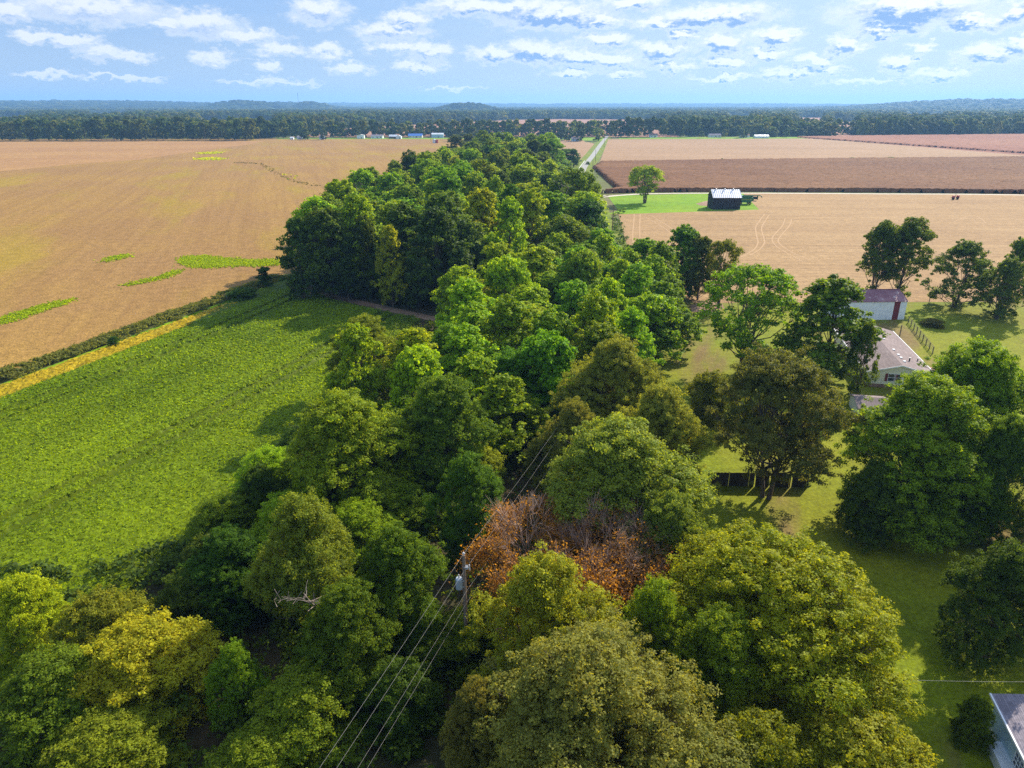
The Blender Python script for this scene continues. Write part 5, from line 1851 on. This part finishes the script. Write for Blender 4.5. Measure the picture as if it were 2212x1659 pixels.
far_house(1610, 297, 16, 9, 3.0, 5.2, W_, M['skirt'], 'white house with rusty roof at the far lawn')
far_house(1646, 298.5, 26, 9, 2.8, 4.6, W_, M['roof_white'], 'low long white building right of the rusty roofed far house', 'shed', 'farm_shed')
far_house(1840, 290, 6, 7, 4.0, 5.0, W_, M['roof_white'], 'small white shed at the edge of the reddish field, left one', 'shed', 'farm_shed', 'y')
far_house(1858, 291, 9, 7, 3.0, 4.2, W_, M['roof_white'], 'small white shed at the edge of the reddish field, right one', 'shed', 'farm_shed')
far_house(647, 301, 10, 8, 2.8, 4.6, M['paleblue'], M['roof_grey'], 'small dim house at the left end of the far farmsteads')
far_house(630, 301.5, 6, 6, 2.4, 3.4, W_, M['roof_white'], 'tiny white shed left of the small dim house', 'shed', 'farm_shed')
far_house(695, 301, 9, 8, 3.2, 5.2, M['paleblue'], M['roof_grey'], 'bluish house under a far tree left of the tall narrow white shed')
# pump house in the field
x, y = G(938, 309)
e = empty('grain_bin', (x, y, 0), 0, 'small red and white grain bin with a pole in front of the far farmsteads', 'grain bin')
MB().tube([(0, 0, 0), (0, 0, 4.0)], 2.0, 16).build('wall', M['roof_white'], e)
MB().tube([(0, 0, 4.0), (0, 0, 5.0)], [2.1, 0.3], 16).build('roof', M['steel'], e)
MB().box(2.2, 4.8, -1.5, 1.5, 0, 3.8).build('annex', M['red_paint'], e)
power_pole(G(931, 308)[0], G(931, 308)[1], 13, 'pole beside the red and white grain bin', 'far field poles')
for i, (px, py) in enumerate([(187, 305), (445, 304), (562, 302)]):
    x, y = G(px, py)
    power_pole(x, y, 15, ['pole at the left end of the ripe field edge', 'pole in the middle of the far edge of the ripe field', 'pole near the farmsteads on the ripe field edge'][i], 'far field poles')
# radio mast on the far hill
x, y = 6500 * math.tan(azel(644, 215)[0]), 6500
tw = MB()
for k in range(3):
    a = k * 2.094
    tw.tube([(3 * math.cos(a), 3 * math.sin(a), 60), (1.2 * math.cos(a), 1.2 * math.sin(a), 132)], 0.9, 4)
tw.tube([(0, 0, 120), (0, 0, 140)], 1.5, 4)
tw.box(-5, 5, -2, 2, 124, 132)
o = tw.build('radio_mast', M['steel'], None, (x, y, 0))
tag(o, 'thin radio mast rising from the wooded hill on the left horizon', 'mast')

# ------------------------------------------------------------------ far single trees (first rows beyond the fields)
FAR_LABELS = {
    'a': ('dark tree in the unbroken wall of wood beyond the ripe field', 'trees walling the ripe field'),
    'b': ('tree among the far farmsteads', 'trees among the far farmsteads'),
    'c': ('tree in the row beyond the pale field right of the road', 'trees beyond the pale field'),
    'd': ('tree in the wood edge behind the reddish field at the right', 'trees behind the reddish field'),
}
FCOL = [(0.050, 0.085, 0.012), (0.075, 0.120, 0.012), (0.110, 0.155, 0.014), (0.060, 0.09, 0.016), (0.095, 0.120, 0.020), (0.130, 0.150, 0.020)]


FARM = {
    'a': [(187, 'the left field pole'), (300, 'the gap between the two field poles'), (445, 'the middle field pole'), (562, 'the right field pole'), (60, 'the left end of the wood wall')],
    'b': [(630, 'the tiny white shed'), (647, 'the small dim house'), (695, 'the bluish house'), (779, 'the tall narrow white shed'), (814, 'the long white house'), (849, 'the grey pale roofed house'),
          (897, 'the blue roofed house'), (945, 'the pale green shed'), (1061, 'the low white garage'), (1086, 'the white gabled house'), (1150, 'the far ridge of the wood'), (1243, 'the small pale house by the road'), (1305, 'the road end')],
    'c': [(1340, 'the road end'), (1412, 'the reddish roofed house'), (1480, 'the row middle beyond the pale field'), (1545, 'the grey roofed white house'), (1610, 'the rusty roofed house'), (1646, 'the low long white building'), (1715, 'the tip of the reddish field')],
    'd': [(1760, 'the tip of the reddish field'), (1840, 'the left small white shed'), (1858, 'the right small white shed'), (1960, 'the middle of the right wood edge'), (2088, 'the step in the wood edge'), (2180, 'the right end of the wood edge')]}


def far_tree(x, y, h, d, key, col=None):
    p = random.choice(FARP)
    m = p.get('joined')
    if m is None:
        m = joined_far(p)
        p['joined'] = m
    o = link('far_tree', m, None, (x, y, 0))
    o.rotation_euler = (0, 0, random.uniform(0, 6.28))
    s = d / (2 * p['R'])
    o.scale = (s, s, h / p['H'])
    c = col or random.choice(FCOL)
    k = random.uniform(0.8, 1.25)
    o.color = (c[0] * k, c[1] * k, c[2] * k, 1)
    u = 1106 + x / (y * math.cos(PITCH) + 30 * math.sin(PITCH)) * FPX
    lab = FAR_LABELS[key][0]
    fm = FARM[key]
    if fm:
        m = min(fm, key=lambda q: abs(q[0] - u))
        bright = 'bright' if sum(c[:2]) * k > 0.27 else ('dark' if sum(c[:2]) * k < 0.16 else 'mid green')
        tall = 'tall' if h > 22 else ('low' if h < 17 else 'medium')
        lab = '%s %s far tree %s %s' % (tall, bright, 'left of' if u < m[0] - 6 else ('right of' if u > m[0] + 6 else 'behind'), m[1])
    tag(o, lab, 'tree', FAR_LABELS[key][1])


def joined_far(p, inst=False):
    def arr(me):
        v = np.zeros(len(me.vertices) * 3)
        me.vertices.foreach_get('co', v)
        f = np.zeros(len(me.loops), dtype=np.int32)
        me.loops.foreach_get('vertex_index', f)
        return v.reshape(-1, 3), f.reshape(-1, 4)
    v1, f1 = arr(p['crown'])
    v2, f2 = arr(p['wood'])
    n = len(f1)
    ti = np.zeros(n)
    p['crown'].attributes['tint'].data.foreach_get('value', ti)
    hu = np.zeros(n)
    p['crown'].attributes['hue'].data.foreach_get('value', hu)
    f2 = f2[:30]
    return np_mesh('far_tree', np.concatenate([v1, v2]), np.concatenate([f1, f2 + len(v1)]), [M['leaf_far'] if inst else M['leaf'], M['bark']],
                   mat_idx=np.concatenate([np.zeros(n), np.ones(len(f2))]),
                   attrs={'tint': ('FACE', np.concatenate([ti, np.ones(len(f2))])), 'hue': ('FACE', np.concatenate([hu, np.ones(len(f2))]))})


def row(p0, p1, spacing, depth, hr_, dr, key, col=None, jitter=0.3, skip=0.0):
    a, b = Vector(p0), Vector(p1)
    n = max(1, int((b - a).length / spacing))
    for i in range(n):
        if random.random() < skip:
            continue
        q = a.lerp(b, (i + 0.5 + random.uniform(-jitter, jitter)) / n)
        far_tree(q.x, q.y + random.uniform(0, depth), random.uniform(*hr_), random.uniform(*dr), key, col)


row(G(-60, 304), G(560, 303), 11, 6, (20, 28), (14, 20), 'a')
row((G(-60, 304)[0], G(-60, 304)[1] + 45), (G(560, 303)[0], G(560, 303)[1] + 45), 16, 25, (20, 30), (15, 22), 'a')
row(G(560, 299), G(975, 296), 12, 25, (15, 24), (13, 19), 'b', skip=0.1)
row(G(960, 296), G(1305, 296), 10, 20, (18, 26), (13, 19), 'b')
row(G(550, 294), G(1330, 293.5), 10, 22, (17, 24), (14, 20), 'b')
row(G(1318, 294), G(1740, 290), 12, 25, (17, 24), (14, 20), 'c')
row(G(1320, 297), G(1510, 295), 10, 12, (20, 29), (13, 19), 'c')
row(G(1500, 294), G(1730, 292), 11, 15, (18, 26), (13, 18), 'c')
row(G(1500, 298), G(1730, 296), 32, 5, (8, 14), (8, 12), 'c')
row(G(1730, 290), G(2090, 293), 12, 15, (17, 25), (14, 20), 'd')
row(G(2090, 285), G(2280, 285), 12, 10, (19, 28), (14, 20), 'd')
for (px, py, h, d) in [(1252, 305, 22, 17), (1228, 304, 13, 11), (1215, 303, 14, 13), (1242, 304, 10, 8), (700, 302, 13, 11), (660, 302, 14, 14), (1600, 298, 13, 12), (1020, 305, 17, 20), (990, 305, 16, 18)]:
    x, y = G(px, py)
    far_tree(x, y, h, d, 'c' if px > 1310 else 'b', FCOL[3])
x, y = G(1293, 304)
far_tree(x, y, 15, 16, 'b', (0.14, 0.19, 0.015))

# ------------------------------------------------------------------ hills
HILLS = [  # picture x of the middle, half width px, height, distance, depth
    (250, 260, 60, 8000, 1500), (-60, 260, 64, 8200, 1500), (500, 200, 44, 9000, 1500), (570, 66, 52, 5600, 400), (705, 34, 44, 5700, 350),
    (1012, 48, 40, 4300, 350), (640, 90, 52, 6700, 400), (2080, 200, 60, 6400, 1200), (1910, 80, 40, 6600, 900), (2330, 200, 64, 6400, 1300), (1350, 900, 40, 11500, 900), (800, 500, 48, 11500, 900),
]


def hill_h(X, Y):
    az = np.arctan2(X, Y)
    D = np.hypot(X, Y)
    Z = np.zeros(X.shape)
    for (px, hw, h, dist, dep) in HILLS:
        a0 = math.atan((px - 1106) / FPX)
        aw = hw / FPX
        Z = np.maximum(Z, h * np.exp(-(np.abs((az - a0) / aw)) ** 2.6 * 0.8) * np.exp(-((D - dist) / dep) ** 2))
    Z = Z * (0.86 + 0.28 * vnoise(az * 3000, D, 160, 9))
    return Z


na, nr = 260, 60
A = np.linspace(-0.80, 0.80, na)
Dd = np.linspace(3600, 14000, nr)
AA, DD = np.meshgrid(A, Dd)
X, Y = DD * np.sin(AA), DD * np.cos(AA)
Z = hill_h(X, Y) - 1.5
id_ = np.arange(na * nr).reshape(nr, na)
q = np.stack([id_[:-1, :-1], id_[:-1, 1:], id_[1:, 1:], id_[1:, :-1]], -1).reshape(-1, 4)
o = link('hills', np_mesh('hills', np.stack([X, Y, Z], -1).reshape(-1, 3), q, [M['hill']], smooth=True))
o['kind'] = 'structure'

# ------------------------------------------------------------------ the far woods: one mass of instanced crowns
def far_forest():
    pts, scl, col, idx = [], [], [], []
    bands = [(1075, 1500, 11.5), (1500, 2200, 14), (2200, 3300, 18), (3300, 5200, 27), (5200, 8500, 42), (8500, 13500, 75)]
    for (r0, r1, sp_) in bands:
        area = 0.5 * (r1 ** 2 - r0 ** 2) * 1.56
        n = int(area / (sp_ ** 2) * 0.95)
        r = np.sqrt(rng.uniform(r0 ** 2, r1 ** 2, n))
        a = rng.uniform(-0.78, 0.78, n)
        x, y = r * np.sin(a), r * np.cos(a)
        keep = np.ones(n, bool)
        for poly in CLEAR:
            keep &= ~in_poly(x, y, poly)
        keep &= ~in_poly(x, y, [(-340, 1000), (-340, 1118), (-330, 1180), (250, 1180), (330, 1130), (520, 1130), (520, 1000)])
        keep &= ~((y < 1090) & (x > -760) & (x < 560))
        keep &= ~((x > 500) & (y < 1225) & (y < 1150 + (x - 500) * 0.18))
        keep &= ~((x < -560) & (y < 1062))
        keep &= ~((np.abs(x - 165) < 9) & (y < 1400))
        # thin out by patches, so that openings show
        pn = vnoise(x, y, 260, 21) * 0.6 + vnoise(x, y, 90, 22) * 0.4
        keep &= (pn > 0.22) | (r < 1500)
        x, y, r = x[keep], y[keep], r[keep]
        n = len(x)
        z = np.where(np.hypot(x, y) > 3600, hill_h(x, y) - 2.0, 0)
        pts.append(np.stack([x, y, z], 1))
        hn = vnoise(x, y, 60, 23)
        d = sp_ * rng.uniform(1.0, 2.0, n) / (2 * FARP[0]['R'])
        h = (rng.uniform(9, 20, n) + 8 * hn) / FARP[0]['H']
        scl.append(np.stack([d, d, h], 1))
        base = np.array(FCOL + [(0.19, 0.20, 0.02)])[rng.integers(0, len(FCOL) + 1, n)]
        big = vnoise(x, y, 200, 24)[:, None]
        base = base * (0.75 + 0.5 * big) * rng.uniform(0.8, 1.25, (n, 1))
        col.append(np.concatenate([base, np.ones((n, 1))], 1))
        idx.append(rng.integers(0, len(FARP), n))
    P = np.concatenate(pts)
    Sx = np.concatenate(scl)
    Cc = np.concatenate(col)
    Ii = np.concatenate(idx)
    print('forest crowns', len(P))
    me = bpy.data.meshes.new('forest')
    me.vertices.add(len(P))
    me.vertices.foreach_set('co', P.astype(np.float32).ravel())
    a = me.attributes.new('scl', 'FLOAT_VECTOR', 'POINT')
    a.data.foreach_set('vector', Sx.astype(np.float32).ravel())
    a = me.attributes.new('tcol', 'FLOAT_COLOR', 'POINT')
    a.data.foreach_set('color', Cc.astype(np.float32).ravel())
    a = me.attributes.new('idx', 'INT', 'POINT')
    a.data.foreach_set('value', Ii.astype(np.int32))
    a = me.attributes.new('rz', 'FLOAT_VECTOR', 'POINT')
    rot = np.zeros((len(P), 3), np.float32)
    rot[:, 2] = rng.uniform(0, 6.28, len(P))
    a.data.foreach_set('vector', rot.ravel())
    o = link('forest', me)
    tag(o, 'far mixed woodland stretching to the blue horizon', 'woodland', kind='stuff')
    col_ = bpy.data.collections.new('crown_kinds')
    for i, p in enumerate(FARP):
        oo = bpy.data.objects.new('far_crown_%d' % i, joined_far(p, True))
        col_.objects.link(oo)
    ng = bpy.data.node_groups.new('forest_nodes', 'GeometryNodeTree')
    ng.interface.new_socket('Geometry', in_out='INPUT', socket_type='NodeSocketGeometry')
    ng.interface.new_socket('Geometry', in_out='OUTPUT', socket_type='NodeSocketGeometry')
    N, Lk = ng.nodes, ng.links
    gi, go = N.new('NodeGroupInput'), N.new('NodeGroupOutput')
    iop = N.new('GeometryNodeInstanceOnPoints')
    ci = N.new('GeometryNodeCollectionInfo')
    ci.inputs['Collection'].default_value = col_
    ci.inputs['Separate Children'].default_value = True
    ci.inputs['Reset Children'].default_value = True
    iop.inputs['Pick Instance'].default_value = True

    def na_(name, typ):
        n = N.new('GeometryNodeInputNamedAttribute')
        n.data_type = typ
        n.inputs[0].default_value = name
        return n.outputs[0]
    Lk.new(gi.outputs[0], iop.inputs['Points'])
    Lk.new(ci.outputs[0], iop.inputs['Instance'])
    Lk.new(na_('idx', 'INT'), iop.inputs['Instance Index'])
    e2r = N.new('FunctionNodeEulerToRotation')
    Lk.new(na_('rz', 'FLOAT_VECTOR'), e2r.inputs[0])
    Lk.new(e2r.outputs[0], iop.inputs['Rotation'])
    Lk.new(na_('scl', 'FLOAT_VECTOR'), iop.inputs['Scale'])
    Lk.new(iop.outputs[0], go.inputs[0])
    md = o.modifiers.new('crowns', 'NODES')
    md.node_group = ng
    return o


far_forest()

# ------------------------------------------------------------------ haze
hm, t, out = new_mat('haze')
pv = t.node('ShaderNodeVolumePrincipled')
pv.inputs['Color'].default_value = (0.31, 0.60, 1.0, 1)
pv.inputs['Density'].default_value = 0.000105
pv.inputs['Anisotropy'].default_value = 0.2
t.l.new(pv.outputs[0], out.inputs['Volume'])
hb = MB().box(-15500, 15500, -15500, 15500, -3.0, 190)
o = hb.build('haze', hm)
o['kind'] = 'stuff'
o['label'] = 'thin bluish haze over the whole plain'
